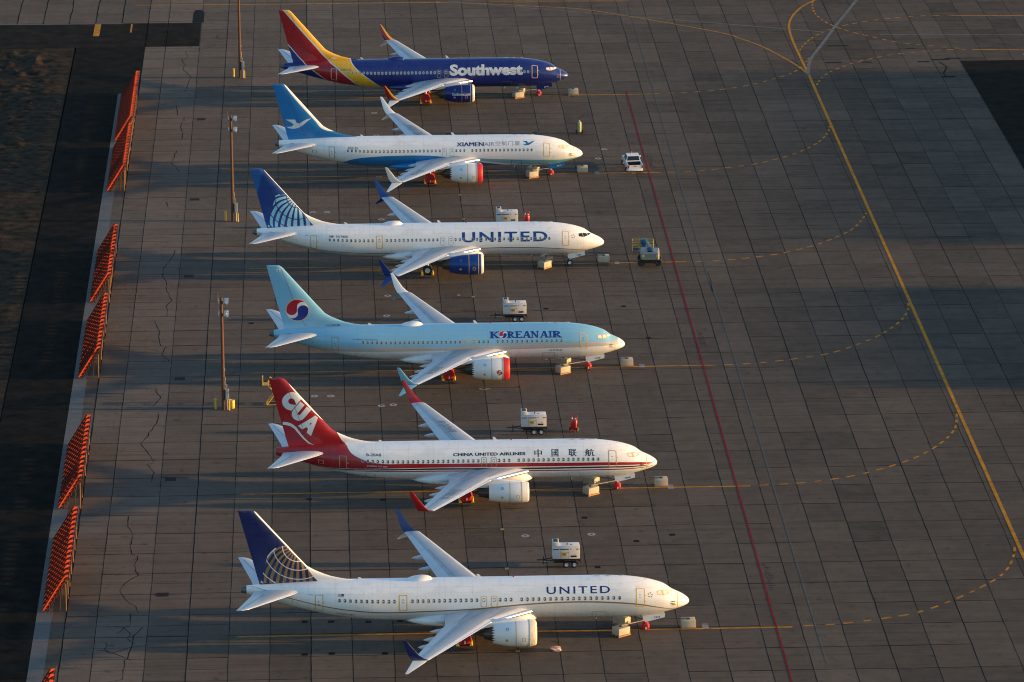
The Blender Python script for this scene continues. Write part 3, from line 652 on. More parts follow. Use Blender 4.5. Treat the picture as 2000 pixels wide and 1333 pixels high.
M_LIPW=mat('white inlet lip',(.66,.62,.56),.35,.15,.05); M_TEAL=col('teal lettering',(.05,.30,.42)); M_LETW=mat('white lettering',(.66,.66,.66),.4)
M_GOLD=mat('gold paint',(.27,.16,.055),.4,.1); M_LBLUE=mat('pale blue paint',(.30,.56,.71),.35)
M_WTXT=mat('faded wing lettering',(.30,.30,.31),.5)
le9=lambda d:[(33.2,4.3),(34.55+d,5.25),(35.82+d,6.87),(36.82+d,8.0),(38.1+d,9.5),(39.4+d,11),(40.4+d,12.2),(40.9,13)]
clip9=[((-35.8,6.87),(2.63,2.28)),((-35.8,6.87),(1.77,1.30)),((-36,5.24),(0,-1)),((-40.1,5.0),(-7.36,1.9))]
YD={'S':0,'X':-.35,'U':-.3,'K':-.25,'C':-.2,'U1':0}
# -- nearest: white, gold cheat line, gold globe on navy fin
gl=[(41.3,2.7),(41,2.3),(40.3,1.6),(39.6,.84),(37.86,.11),(36.2,-.23),(33.7,-.53),(31.2,-.7),(28.7,-.77),(24.9,-.675),(20.1,-.5),(18.3,-.36),(15.1,-.126),(12.6,-.02),(10,0),(7.5,-.1),(5,-.29),(3.1,-.64),(1.67,-1.4),(1.2,-2)]
cfg=dict(lng=True,kind='split',livery=livery('gold line white skin',WHITE,[(( .24,.14,.06),'between',ZL(gl,True,-.065),ZL(gl,True,.065)),((.68,.675,.66),'below',ZL(gl,True,-.065))],1.1),
 finmat=livery('navy fin with white edge',NAVY,[(WHITE,'above',le9(0))],.3,False),wl=[M_NAVY],wl_lo=[M_WHITE],nac=M_WHITE,lip=M_CREAM,cover=M_CREAM,tape=M_TAPE,tapes=(1.9,),gear=True,gdoor=M_WHITE,gtxt='7518',gtxtm=M_NAVY,cw=M_FOIL,cwf=M_TAPE,windows=W9,doorf=(M_TAPE,M_TAPE,M_TAPE,mat('olive door line',(.42,.33,.10),.5)),radome=M_TAPE,dome=M_WHITE,darkfin=1,fairing=M_WHITE)
r,fin,wg=airliner('airliner',cfg,'white airliner with bronze waistline, gold globe on navy tail and cream engine covers',(0,0,0))
words(r,True,'UNITED',13.43,.79,7.53,1.51,M_NAVY,.012,space=1.28); words(r,True,'N37518',32.94,-1.42,31.5,-1.17,M_NAVY,.01); words(r,True,'7518',35.55,.70,35.2,.83,M_NAVY)
flag(r,True,32.84,32.28,.72,1.03)
globe(fin,[(0,98),(1.5,92),(2,87),(3.07,71),(4,61),(4.8,51),(5.2,44.6),(5.6,36)],(1.5,2.35,3.28,4.25,4.95),.155,.085,M_GOLD,M_LETW,M_LETW,clip9,AFT)
for k in range(5):
    bm=polys_bm([[(-3.77+math.sin(R(72*k))*.10,.76+math.cos(R(72*k))*.13),(-3.77+math.sin(R(72*k+25))*.24,.76+math.cos(R(72*k+25))*.29),(-3.77+math.sin(R(72*k-15))*.24,.76+math.cos(R(72*k-15))*.30)]]); decal('star_emblem',bm,onskin(True,.004),M_BLACK,r,None)
# -- second: white with red tail and stripes
b=.1
s1t=[(25.4,.05),(22.2,0),(17.4,-.02),(12.6,-.06),(7.8,-.11),(5.4,-.11),(3.0,.03),(1.16,.42),(.15,.7),(0,.7)]
s1b=[(37,-2.6),(36,-2.2),(34.2,-1.7),(32.5,-1.15),(30.1,-.70),(25.4,-.40),(22.2,-.38),(17.4,-.42),(12.6,-.42),(7.8,-.43),(5.4,-.41),(3,-.33),(1.16,-.12),(.15,.35),(0,.4)]
bt=[(36,-2.35),(34.2,-1.8),(32.5,-1.22),(30.1,-.76),(25.4,-.46),(22.2,-.44),(17.4,-.5),(12.6,-.53),(7.8,-.535),(5.4,-.525),(3,-.46),(1.16,-.28),(.15,.1)]
bb=[(36,-2.5),(34.2,-1.95),(32.5,-1.4),(30.1,-.92),(25.4,-.62),(22.2,-.61),(17.4,-.67),(12.6,-.7),(7.8,-.695),(5.4,-.685),(3,-.65),(1.16,-.5),(.15,-.2)]
s2t=[(34.2,-2.1),(32.5,-1.48),(30.1,-1.0),(25.4,-.70),(22.2,-.69),(13.8,-.79),(7.8,-.835),(5.4,-.83),(3,-.8),(1.15,-.75),(.2,-.5)]
s2b=[(34.2,-2.25),(32.5,-1.58),(30.1,-1.1),(25.4,-.82),(22.2,-.815),(13.8,-.91),(7.8,-.955),(5.4,-.95),(3,-.95),(1.15,-.95),(.2,-.8)]
edge=[(32.4,14.0)]+ZL([(31.9,2.9),(31.76,2.7),(31.54,1.72),(31.07,.98),(30.36,.54),(29.4,.18),(28.2,.01)],False,b)
M_C=livery('red and white skin',WHITE,[(RED,'between',ZL(s1b,False,b),edge+ZL(s1t,False,b)),((.012,.012,.014),'between',ZL(bb,False,b),ZL(bt,False,b),(.9,40)),(RED,'between',ZL(s2b,False,b),ZL(s2t,False,b)),((.05,.01,.012),'below',ZL([(36,-2.5),(34.2,-1.95),(33.5,-1.75)],False,b),(34.3,40))],1.0)
M_CF=livery('red fin with white edge',RED,[(WHITE,'above',[(29,4),(31.75,5.35),(32.75,6.75),(33.15,7.15),(34.3,8.15),(37.65,12.2),(38.1,13.2)])],.3,False)
cfg=dict(lng=False,kind='blended',livery=M_C,finmat=M_CF,wl=[M_REDP],nac=M_WHITE,lip=M_LIPW,tape=M_TAPE,tapes=(.75,1.95),gear=True,gdoor=M_WHITE,gtxt='20A8',gtxtm=M_BLACK,cw=M_FOIL,cwf=mat('faded tape',(.46,.36,.2),.5),windows=wins(False,(14.23,6.15),17,30.05,24),doorf=(M_BRONZE,M_BRONZE,M_BRONZE,M_GREYL),radome=mat('thin ochre line',(.5,.36,.14),.5),fairing=M_WHITE)
r,fin,wg=airliner('airliner',cfg,'white airliner with a red tail and red and black stripes along its side',(.045,40.43+YD['C'],0))
words(r,False,'CHINA UNITED AIRLINES',20.88,.85,13.54,1.18,M_BLACK,.038,space=1.03)
[letters(r,False,'中國联航',[(a-d,b_-d) for a,b_ in ((12.61,11.87),(10.87,10.2),(9.14,8.34),(7.46,6.54))],.65,1.45,M_BLACK,0,.004+.0012*k) for k,d in enumerate((-.015,.015))]
words(r,False,'B-20A8',29.66,.90,28.18,1.22,M_BLACK,.012); words(r,False,'BOEING 737-800',29.66,-.27,27.6,-.10,M_LETW,.0,shear=.3)
for ch,(u,v) in zip('CUA',((37.28,10.08),(36.33,8.78),(35.28,7.55))):
    bm=text_bm(ch,.11); fit(bm,-1,-1,1,1); ro=R(-40); sx,sy={'C':(.78,.98),'U':(.70,.92),'A':(.85,.98)}[ch]
    for q in bm.verts:
        x,y=q.co.x*sx,q.co.y*sy; q.co=Vector((-u+x*math.cos(ro)-y*math.sin(ro),v+x*math.sin(ro)+y*math.cos(ro),0))
    decal('letter',bm,lambda u,v:finpt(-u,v,0,.005),M_LETW,fin,.15,.15)
arc=[(38.09,7.62),(37.6,7.56),(37.2,7.42),(36.8,7.1),(36.35,6.45),(35.9,5.9),(35.5,5.5),(35.0,5.25)]; wd=[.30,.33,.30,.26,.2,.18,.14,.03]; bm=BM()
for k in range(7):
    p,q=Vector(arc[k]),Vector(arc[k+1]); t=(q-p).normalized(); n_=Vector((-t.y,t.x))
    t2=(Vector(arc[min(k+2,7)])-q).normalized() if k<6 else t; n2_=Vector((-t2.y,t2.x)); t0=(p-Vector(arc[max(k-1,0)])).normalized() if k else t; n_=(n_+Vector((-t0.y,t0.x)))/2; n2_=(n2_+Vector((-t.y,t.x)))/2
    bm.faces.new([bm.verts.new((-a.x,a.y,0)) for a in (p+n_*wd[k]/2,p-n_*wd[k]/2,q-n2_*wd[k+1]/2,q+n2_*wd[k+1]/2)])
decal('curved_stripe',bm,lambda u,v:finpt(-u,v,0,.005),M_LETW,fin,.2,.2)
wingtext(wg[0][0],0,-1,'B-20A8',9.3,12.8,.26,.62,M_WTXT,True); wingtext(wg[1][0],0,1,'B-20A8',9.0,12.0,.28,.55,M_GREYP,True)
# -- third: sky blue
b=.12
bs=[(38.8,-2.9),(37.2,-2.6),(34.96,-1.86),(32.77,-.89),(31.5,-.62),(27.5,-.30),(18.3,-.29),(13.3,-.17),(7.4,-.06),(5,.025),(2.6,.33),(1.9,.55),(1.39,.9),(1.0,1.6),(.7,2.6),(.5,2.9)]
ws=[(34.9,-2.4),(32.8,-1.75),(29.8,-1.04),(18.3,-.72),(13.3,-.69),(7.4,-.58),(5,-.52),(3.2,-.37),(1.5,-.05),(.28,.65),(0,.9)]
M_K=livery('sky blue skin',KBL,[((.42,.41,.40),'below',ZL(bs,False,b)),((.76,.74,.72),'below',ZL(ws,False,b)),((.76,.74,.72),'below',[(0,14),(.55,14),(.9,0)])],1.0,False)
def eng_emb(nac,lip,Y0,zc,side,f):
    if side<0: taeguk(nac,lambda u,v,o:(-(lip-u),Y0-(f(-u)+o)*math.cos(v/1.26),zc+(f(-u)+o)*math.sin(v/1.26)),-1.12,-.08,.30,M_LETW)
cfg=dict(lng=False,kind='split',livery=M_K,finmat=livery('sky blue fin',KBL,[],.4,False),wl=[M_WHITE,M_KBL],wlf=lambda i,q,inner:0 if inner else 1,wl_lo=[M_KBL],nac=M_WHITE,lip=M_RED,cover=M_RED,tape=M_TAPE,tapes=(.78,1.95),gear=True,gdoor=M_WHITE,gtxt='348',gtxtm=M_BLACK,cw=M_FOIL,cwf=M_TAPE,windows=wins(False,(14.17,7.14),14,28.98,22),doorf=(M_TAPE,M_BRONZE,M_TAPE,M_BRONZE),radome=M_TAPE,dome=M_WHITE,fairing=M_WHITE,emblem_engine=eng_emb,wrim=mat('buff window rim',(.46,.42,.36),.4))
r,fin,wg=airliner('airliner',cfg,'sky blue airliner with a white belly and round red and blue tail emblem',(-.456,81.19+YD['K'],0))
# serif capitals
def serif(ch,u0,u1,v0,v1):
    w_,h=u1-u0,v1-v0; S=[]
    def bar(x0,y0,x1,y1,t0): # stroke
        p,q=Vector((u0+x0*w_,v0+y0*h)),Vector((u0+x1*w_,v0+y1*h)); n_=Vector((t0*w_/2,0)) ; S.append([p-n_,p+n_,q+n_,q-n_])
    def hb(x0,x1,y,t): S.append([(u0+x0*w_,v0+y*h-t*h/2),(u0+x1*w_,v0+y*h-t*h/2),(u0+x1*w_,v0+y*h+t*h/2),(u0+x0*w_,v0+y*h+t*h/2)])
    def ser(x,y,l=.36): hb(x-l/2,x+l/2,y,.13)
    if ch in 'KREP': bar(.22,0,.22,1,.28); ser(.2,.06,.5); ser(.2,.94,.5)
    if ch=='K': bar(.3,.42,.82,.96,.2); bar(.45,.5,.86,.05,.28); ser(.84,.06,.4); ser(.82,.94,.36)
    if ch=='R':
        for k in range(8):
            a0,a1=R(90-180*k/8),R(90-180*(k+1)/8); o=lambda a,rx,ry:(u0+(.36+rx*math.cos(a))*w_,v0+(.72+ry*math.sin(a))*h)
            S.append([o(a0,.46,.28),o(a0,.20,.14),o(a1,.20,.14),o(a1,.46,.28)])
        hb(.2,.4,.94,.13); hb(.2,.4,.50,.13); bar(.42,.48,.84,.05,.28); ser(.88,.06,.3)
    if ch=='E': hb(.2,.92,.06,.13); hb(.2,.88,.94,.13); hb(.2,.68,.52,.13); bar(.86,.02,.92,.26,.10); bar(.86,.98,.84,.76,.10); bar(.64,.40,.64,.64,.1)
    if ch=='A': bar(.16,.04,.5,1,.14); bar(.52,1,.82,.04,.28); hb(.26,.72,.34,.11); ser(.14,.06,.32); ser(.84,.06,.4)
    if ch=='N': bar(.17,.04,.17,.96,.14); bar(.84,.0,.84,.96,.14); bar(.2,.97,.8,.02,.28); ser(.16,.06,.34); ser(.12,.94,.3); ser(.86,.94,.3)
    if ch=='I': bar(.5,0,.5,1,.55); ser(.5,.06,1); ser(.5,.94,1)
    return S
def serifword(root,spec,m):
    for ch,s0,s1,a0,a1 in spec:
        bm=BM()
        for k,p in enumerate(serif(ch,-s0,-s1,a0,a1)): bm.faces.new([bm.verts.new((q[0],q[1],0)) for q in p])
        slice_v(bm,.15)
        for k,f in enumerate(bm.faces): pass
        # overlapping strokes: lift each island a hair above the last
        seen=set(); lvl=0
        for v in bm.verts:
            if v in seen: continue
            st=[v]; seen.add(v); isl=[]
            while st:
                q=st.pop(); isl.append(q)
                for e in q.link_edges:
                    o=e.other_vert(q)
                    if o not in seen: seen.add(o); st.append(o)
            for q in isl: q.co.z=.003+.0012*lvl
            lvl+=1
        for v in bm.verts: v.co=Vector(skin(-v.co.x,v.co.y,False,v.co.z))
        obj('letter',bm,m,root,smooth=False)
a0,a1=.70,1.48
serifword(r,[('K',15.02,13.98,a0,a1),('R',13.1,12.22,a0,a1),('E',12.2,11.42,a0,a1),('A',11.42,10.5,a0,a1),('N',10.5,9.62,a0,a1),('A',9.5,8.58,a0,a1),('I',8.52,8.16,a0,a1),('R',8.12,7.08,a0,a1)],col('lettering blue',(.010,.04,.22)))
taeguk(r,lambda u,v,o:skin(-u,v,False,o),-13.56,1.09,.44,M_LETW)
taeguk(fin,lambda u,v,o:finpt(-u,v,0,o),-36.13,7.30,1.28,mat('gold rim',(.5,.42,.28),.4))
words(r,False,'대한항공',8.5,-.80,7.02,-.62,M_NAVY,.02); words(r,False,'BOEING 737 MAX 8',30.1,.60,27.36,.76,M_NAVY,.0,shear=.4)
bm=text_bm('HL8348',.0); fit(bm,-32.94,5.36,-31.45,5.62)
for q in bm.verts: q.co.x+=0
decal('lettering',bm,lambda u,v:(u,-(.20+.0),v) if False else finpt(-u,v,0,.006),M_NAVY,fin,.1)
bm=polys_bm([rrect(-38.36,11.78,-37.92,12.04,.02)]); decal('flag',bm,lambda u,v:finpt(-u,v,0,.01),M_LETW,fin,None)
bm=polys_bm([circle(-38.14,11.91,.08,14)]); decal('flag',bm,lambda u,v:finpt(-u,v,0,.014),M_REDP,fin,None)
wingtext(wg[0][0],0,-1,'HL8348',9.4,12.6,.26,.58,M_WTXT,True)
# -- fourth: white with pale blue globe on mid blue fin
b=.13
sl_=[(41.6,.9),(41.3,.62),(40.8,.1),(40.2,-.46),(38.4,-1.04),(36.6,-1.33),(34.2,-1.52),(31.7,-1.5),(28.1,-1.45),(21.5,-1.43),(18,-1.1),(16.3,-.93),(13.5,-.83),(9.8,-.82),(6.2,-1.0),(3.7,-1.24),(1.95,-1.75)]
cfg=dict(lng=True,kind='split',livery=livery('dark line white skin',WHITE,[((.55,.55,.56),'below',ZL(sl_,True,b)),((.012,.014,.03),'between',ZL(sl_,True,b-.04),ZL(sl_,True,b+.04))],1.1),
 finmat=livery('blue fin with white edge',(.008,.043,.205),[(WHITE,'above',le9(-.1)),((.015,.10,.30),'above',[(38.5,13),(40.4,12.0),(41.0,10.0),(41.3,9),(42,8)],(40.55,45))],.3,False),wl=[M_UBL],wl_lo=[M_UBL],nac=M_UBL,lip=M_LIPW,tape=M_TAPE,tapes=(.62,1.75),gear=False,gdoor=M_WHITE,gtxt='7808',gtxtm=M_BLACK,cw=M_GLASS,cwf=M_BLACK,cwk=.86,windows=W9,doorf=(M_TAPE,M_TAPE,M_GREYL,M_GREYL),dome=M_WHITE,darkfin=1,fairing=M_WHITE,pylon=M_WHITE)
r,fin,wg=airliner('airliner',cfg,'white airliner with black tyres, blue engines and a pale blue globe on its tail',(-.132,122.23+YD['U'],0))
words(r,True,'UNITED',17.0,-.02,6.86,1.22,M_UBL,.022,space=1.22); words(r,True,'N1780B',31.92,.66,30.56,.96,M_NAVY,.006); words(r,True,'7808',35.6,.72,35.25,.84,M_NAVY); flag(r,True,32.78,32.24,.64,.92)
globe(fin,[(0,110),(2,100),(2.7,92),(3.5,79.6),(4.2,69),(4.6,61),(5.2,44),(5.6,34)],(1.3,2.7,3.85,4.8),.16,.105,M_LBLUE,col('emblem line blue',(.010,.05,.21)),M_LBLUE,clip9,AFT,.6)
for k in range(5):
    bm=polys_bm([[(-3.77+math.sin(R(72*k))*.10,.76+math.cos(R(72*k))*.13),(-3.77+math.sin(R(72*k+25))*.24,.76+math.cos(R(72*k+25))*.29),(-3.77+math.sin(R(72*k-10))*.24,.76+math.cos(R(72*k-15))*.30)]]); decal('star_emblem',bm,onskin(True,.004),M_BLACK,r,None)
# -- fifth: white with azure tail and belly
b=.2
xb=[(33.2,-2.95),(32.2,-2.5),(31.1,-2.27),(29.3,-1.04),(27,-.56),(23.5,-.4),(20.9,-.4),(18.3,-.55),(16.15,-.9),(13.8,-1.34),(11.4,-1.85),(9.5,-2.5),(8.2,-2.95)]
tt=[(17.2,-.52),(16.7,-.51),(13.8,-.81),(10.3,-1.03),(6.7,-1.17),(4.4,-1.22),(2.6,-1.37),(.9,-1.5),(.2,-1.45)]
tb=[(17.2,-.54),(16.2,-.71),(13.8,-1.12),(10.25,-1.63),(7.9,-1.92),(5.5,-2.17),(2,-2.5),(.5,-2.6)]
M_X=livery('azure belly skin',WHITE,[(XBL,'below',ZL(xb,False,b),(8.2,33.1)),((.14,.42,.50),'between',ZL(tb,False,b),ZL(tt,False,b),(.15,17.2)),(XBL,'below',[(0,1.62),(40,1.62)],(9,22))],1.0)
cfg=dict(lng=False,kind='split',livery=M_X,finmat=livery('azure fin with white edge',XBL,[(WHITE,'above',[(31.2,6.2),(32.1,6.2),(33.05,6.45),(34.05,7.5),(37.95,12.3),(38.3,13)])],.4,False),wl=[M_WHITE],wl_lo=[M_WHITE],nac=M_WHITE,lip=M_RED,cover=M_RED,tape=M_TAPE,tapes=(.8,1.9),gear=True,gdoor=M_XBL,gtxt='5515',gtxtm=M_LETW,cw=M_FOIL,cwf=M_TAPE,windows=W8,doorf=(M_TAPE,M_BRONZE,M_GREYL,mat('blue hatch line',(.02,.06,.2),.5)),radome=M_TAPE,fairing=M_XBL)
r,fin,wg=airliner('airliner',cfg,'white airliner with azure belly, white bird on azure tail and red engine covers',(-.239,163.44+YD['X'],0))
M_XL=col('lettering dark blue',(.012,.03,.14))
[words(r,False,'XIAMEN',16.14-d,.88,12.73-d,1.43,M_XL,.0,off=.004+.0012*k) for k,d in enumerate((-.035,0,.035))]; words(r,False,'AIR',12.64,.88,11.33,1.43,M_GREYP,.0)
letters(r,False,'空航门厦',[(11.22,10.54),(10.44,9.72),(9.58,8.95),(8.73,8.07)],.93,1.55,M_GREYP,.0)
words(r,False,'N5515X',29.98,.54,28.67,.88,M_BLACK,.01); words(r,False,'5515',4.0,-.62,3.6,-.52,M_BLACK)
BP=[(37.906,7.782),(37.3,7.79),(36.64,7.788),(36.60,7.6),(36.5,7.38),(36.237,7.299),(35.95,7.38),(35.75,7.52),(35.35,7.76),(35.05,7.86),(34.6,7.95),(35.12,7.55),(35.5,7.2),(35.833,6.93),(36.2,6.73),(36.66,6.60),(37.1,6.58),(37.48,6.65),(37.828,6.836),(37.45,6.83),(37.124,6.887),(36.92,7.0),(36.886,7.12),(36.95,7.24),(37.15,7.40),(37.581,7.62)]
bird(fin,lambda u,v:finpt(-u,v,0,.005),[(-s,z) for s,z in BP],M_LETW)
k_=(7.794-6.126)/(37.906-34.6)
bird(r,lambda u,v:skin(-u,v,False,.004),[(-(7.794-(37.906-s)*k_),.93+(z-6.58)*k_*1.04) for s,z in BP],M_XBL)
wingtext(wg[1][0],0,1,'N5515X',8.4,12.2,.28,.62,M_GREYP,True); wingtext(wg[0][0],0,-1,'N5515X',9.4,12.8,.26,.58,M_WTXT,True)
# -- sixth, farthest: deep blue with red and yellow tail
A=[(24.4,.9),(25.03,1.35),(25.73,1.8),(26.99,2.78),(28.13,3.68),(29.04,4.45),(29.6,5.05),(29.85,5.5),(30.1,6.3),(30.6,14)]
Bc=[(27.0,1.1),(27.56,1.45),(28.37,1.78),(29.52,2.72),(30.66,3.72),(31.79,4.72),(32.58,5.25),(34.35,7.2),(36.5,9.73),(38.72,12.37),(39.4,13.2)]
Cc=[(31.2,1.9),(31.82,2.2),(33,2.75),(34.1,3.62),(35.0,4.3),(35.57,4.72),(36,5.05),(38.1,7.45),(39,8.4)]
shf=lambda P,d:[(s+d,z) for s,z in P]
SW=[((.62,.62,.62),'below',shf(A,-.16)),((.80,.42,.02),'below',A),((.55,.55,.55),'below',shf(Bc,-.16)),(RED,'below',shf(Bc,.10)),((.62,.62,.62),'below',shf(Cc,-.1)),(SBL,'below',shf(Cc,.06))]
M_S=livery('deep blue skin with banded tail',SBL,SW,.5,False)
cfg=dict(lng=False,kind='split',livery=M_S,finmat=M_S,wl=[M_SYEL,M_REDP,M_SBL],wlf=lambda i,q,inner:0 if q<6 else (1 if q<9 or i>1 else 2),wl_lo=[M_WHITE],nac=M_SBL,lip=M_LIPW,tape=M_BRONZE,tapes=(.55,1.75),gear=True,gdoor=M_SBL,gtxt='8710',gtxtm=M_LETW,cw=M_FOIL,cwf=mat('salmon tape',(.62,.40,.26),.5),windows=wins(False,(14.15,5.6),18,30.02,24),doorf=(mat('pale tan outline',(.62,.42,.28),.5),mat('pink outline',(.6,.45,.42),.5),M_BRONZE,mat('dull brown line',(.22,.12,.06),.5)),radome=mat('pinkish tape',(.55,.33,.25),.5),dome=M_SBL,pane=mat('pale window pane',(.24,.28,.30),.25),wrim=mat('blue grey window rim',(.40,.44,.50),.4),ecoltxt='Southwest.com',ecolm=M_LETW,pylon=M_WGREY,stab=M_WGREY)
r,fin,wg=airliner('airliner',cfg,'deep blue airliner with slanting red and yellow bands across its tail, farthest in the row',(.3055,204.64,0))
words(r,False,'Southwest',16.25,-.12,6.33,1.47,M_LETW,.045)
words(r,False,'N8710L',31.05,.56,29.56,.88,M_NAVY,.0)
bm=polys_bm([rrect(-32.37,5.50,-31.62,5.76,.02)]); decal('flag',bm,lambda u,v:finpt(-u,v,0,.02),M_LETW,fin,None)
# ------------------------------------------------------------------ ground
def concrete(name,a,b,joint_dir=True,bump=1.0):
    g=N(name); c=g.coord()
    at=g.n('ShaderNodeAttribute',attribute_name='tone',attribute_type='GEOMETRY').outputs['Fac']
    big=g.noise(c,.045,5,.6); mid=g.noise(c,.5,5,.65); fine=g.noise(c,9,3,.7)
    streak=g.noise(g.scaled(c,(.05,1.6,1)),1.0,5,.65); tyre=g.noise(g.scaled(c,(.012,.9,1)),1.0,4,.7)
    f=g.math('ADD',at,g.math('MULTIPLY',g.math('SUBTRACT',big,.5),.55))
    f=g.math('ADD',f,g.math('MULTIPLY',g.math('SUBTRACT',mid,.5),.6))
    f=g.math('ADD',f,g.math('MULTIPLY',g.math('SUBTRACT',streak,.5),.50))
    f=g.math('ADD',f,g.math('MULTIPLY',g.math('SUBTRACT',fine,.5),1.1))
    col=g.mix(g.math('ADD',g.math('MULTIPLY',f,.8),.5,clamp=True),a,b)
    tm=g.n('ShaderNodeMapRange',{0:tyre,1:.52,2:.75,3:0,4:.45}).outputs[0]; col=g.mix(tm,col,(.022,.022,.023))
    spots=g.ramp(g.noise(c,.9,2,.5),.62,.76); col=g.mix(g.math('MULTIPLY',spots,.42),col,(.02,.018,.016))
    hb=g.n('ShaderNodeBump',{'Strength':bump,'Distance':.15,'Height':g.noise(c,16,3,.7)}).outputs[0]
    g.set(col=col,rough=.9,spec=.12,nor=hb); return g.m
M_APR=concrete('apron concrete',(.034,.0285,.0245),(.186,.147,.119))
M_KERB=mat('pale kerb concrete',(.095,.09,.086),.85,0,.25,.6,0,.8,6)
M_ASPH=mat('old asphalt',(.014,.0115,.0095),.95,0,.9,.5,0,.6,6,spec=.05); M_ASPH2=mat('road asphalt',(.021,.0165,.0135),.95,0,.8,.5,0,.6,6,spec=.05)
M_DIRT=mat('dry dirt',(.045,.030,.019),.95,0,.9,.7,0,1,3,spec=.05); M_JOINT=mat('joint tar',(.012,.0095,.008),.9,0,.4,.8,spec=.05)
X0,DX=-43.05,3.83; Y0_,DY=.25,5.72
xs=[-81.2+0*1]+[-77.4+3.83*k for k in range(5)]; xs=[x for x in xs if x<-61.6]
cols=[-58.52,-55.57]+[X0+DX*k for k in range(-2,46)]
rows=[Y0_+DY*k for k in range(-40,76)]
def sheet(name,cells,z,m,tone=True):
    V=[];F=[];T=[]
    for x0,y0,x1,y1,t in cells:
        o=len(V); V+=[(x0,y0,z),(x1,y0,z),(x1,y1,z),(x0,y1,z)]; F.append((o,o+1,o+2,o+3)); T.append(t)
    ob=pydata(name,V,F,m); a=ob.data.attributes.new('tone','FLOAT','FACE'); a.data.foreach_set('value',T); return struct(ob)
rnd=random.Random(11); ctone={}
cells=[]
for i in range(len(cols)-1):
    ct=rnd.uniform(-.10,.10)+(.20 if cols[i]<-50.9 else .08 if cols[i]<-25 else .0)-(.08 if cols[i]>-1 else 0)-(.10 if cols[i]>16 else 0)-(.05 if cols[i]>41 else 0)  # lane tones at random; right lanes darker too, partly standing in for light falloff
    for j in range(len(rows)-1):
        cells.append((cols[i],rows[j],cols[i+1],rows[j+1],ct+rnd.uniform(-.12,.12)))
for j in range(len(rows)-1):
    if rows[j]<208: cells.append((-59.85,rows[j],-58.52,min(rows[j+1],208),rnd.uniform(-.2,0)))
    elif rows[j]>=250: 
        for k in range(36): cells.append((-58.52-3.83*(k+1),rows[j],-58.52-3.83*k,rows[j+1],rnd.uniform(-.15,.1)))
cells.append((-196.4,250.85,-58.52,rows[[k for k in range(len(rows)) if rows[k]>=250][0]],-.02))
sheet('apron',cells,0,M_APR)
# tar joints
V=[];F=[];rj=random.Random(5)
def wob(p,q,wd,z=.004,amp=.05,step=2.6):
    p,q=Vector(p),Vector(q); n=max(2,int((q-p).length/step)); t=(q-p).normalized(); nn=Vector((-t.y,t.x))
    strip([p+(q-p)*k/n+nn*(rj.gauss(0,amp) if 0<k<n else 0) for k in range(n+1)],lambda i:wd*rj.uniform(.7,1.3),z,V,F)
for x in cols:
    wob((x,-228),(x,430),.11 if x<-58 else rj.choice((.05,.06,.08)),.004,.015,1.5)
for i in range(len(cols)-1):
    for y in rows:
        if rj.random()<.93: wob((cols[i],y+rj.gauss(0,.05)),(cols[i+1],y+rj.gauss(0,.05)),rj.choice((.07,.09,.12)),.0045,.02,1.9)
    if cols[i]<-46:
        for y in rows:
            if rj.random()<.55 and y<205: wob((cols[i],y+2.9),(cols[i+1],y+2.9),.05,.0045,.04,1.9)
for k in range(1,30): wob((-58.52-3.83*k,250.9),(-58.52-3.83*k,430),.14)
struct(pydata('pavement_joints',V,F,M_JOINT))
V=[];F=[]
for c in CRACKS:
    P=[Vector(p) for p in c]; Q=[P[0]]
    for a,b in zip(P,P[1:]):
        n=max(2,int((b-a).length/.7))
        for k in range(1,n+1): Q.append(a+(b-a)*k/n+(Vector((rj.gauss(0,.07),rj.gauss(0,.10))) if k<n else Vector((0,0))))
    strip(Q,lambda i:rj.uniform(.03,.11),.005,V,F)
for y,x0,x1 in ((25.8,-57,-51.5),(90,-58,-52),(71,-57.8,-53),(118,-55,-50),(127,-58,-51),(165,-58,-51)):
    strip([(x0+(x1-x0)*k/6,y+rj.gauss(0,.25)) for k in range(7)],.05,.005,V,F)
for cx,cy,n in ((-52.9,-3,3),(-48,240,4),(-70,243,5),(-76,244,5),(-64,246,4),(-56,243,4),(-52,240,3)):
    for k in range(n):
        p=Vector((cx+rj.uniform(-3,3),cy+rj.uniform(-4,4))); a=rj.uniform(0,6.3); Q=[p.copy()]
        for q in range(7): a+=rj.gauss(0,.6); p=p+Vector((math.cos(a),math.sin(a)))*.8; Q.append(p.copy())
        strip(Q,.07,.0085,V,F)
struct(pydata('pavement_cracks',V,F,M_JOINT))
# tar patches in the apron
V=[];F=[]
def rectp(x0,y0,x1,y1,z=.006): o=len(V); V.extend([(x0,y0,z),(x1,y0,z),(x1,y1,z),(x0,y1,z)]); F.append((o,o+1,o+2,o+3))
for x0,x1,y in ((37.5,39.8,221.4),(42.6,44.0,221.4),(50.5,52.2,221.2),(52.6,55.2,222.4),(54.6,56.8,222.9),(38.9,41.9,231.3),(49.9,51.2,229.3)): rectp(x0,y-.3,x1,y+.3)
for x,y in ((-9.9,86.3),(-7.5,17),(-8,104),(-7.9,31.5),(-3.2,24.3),(1,104.5),(-10.5,183.5),(-16.8,184.5),(-5.3,184.4),(0.5,26),(3,92),(-42,100),(-36,3.5),(-33.5,3.4),(-30,3.2),(-27,3.3),(-36,-5),(-33.5,-4.9),(-28.6,-5.1),(-35.5,38.5),(-28,38)): rectp(x-.28,y-.3,x+.28,y+.3)
strip([(53.5,221),(54.2,218),(53.2,214),(53.4,212.5)],.25,.006,V,F); rectp(52.8,211.9,54.6,212.7)
o=len(V); V.extend([(-52.1,250.8,.006),(-50.45,250.8,.006),(-50.45,257.5,.006),(-50.9,258.9,.006),(-51.8,258.9,.006),(-52.05,257,.006)]); F.append(tuple(range(o,o+6)))
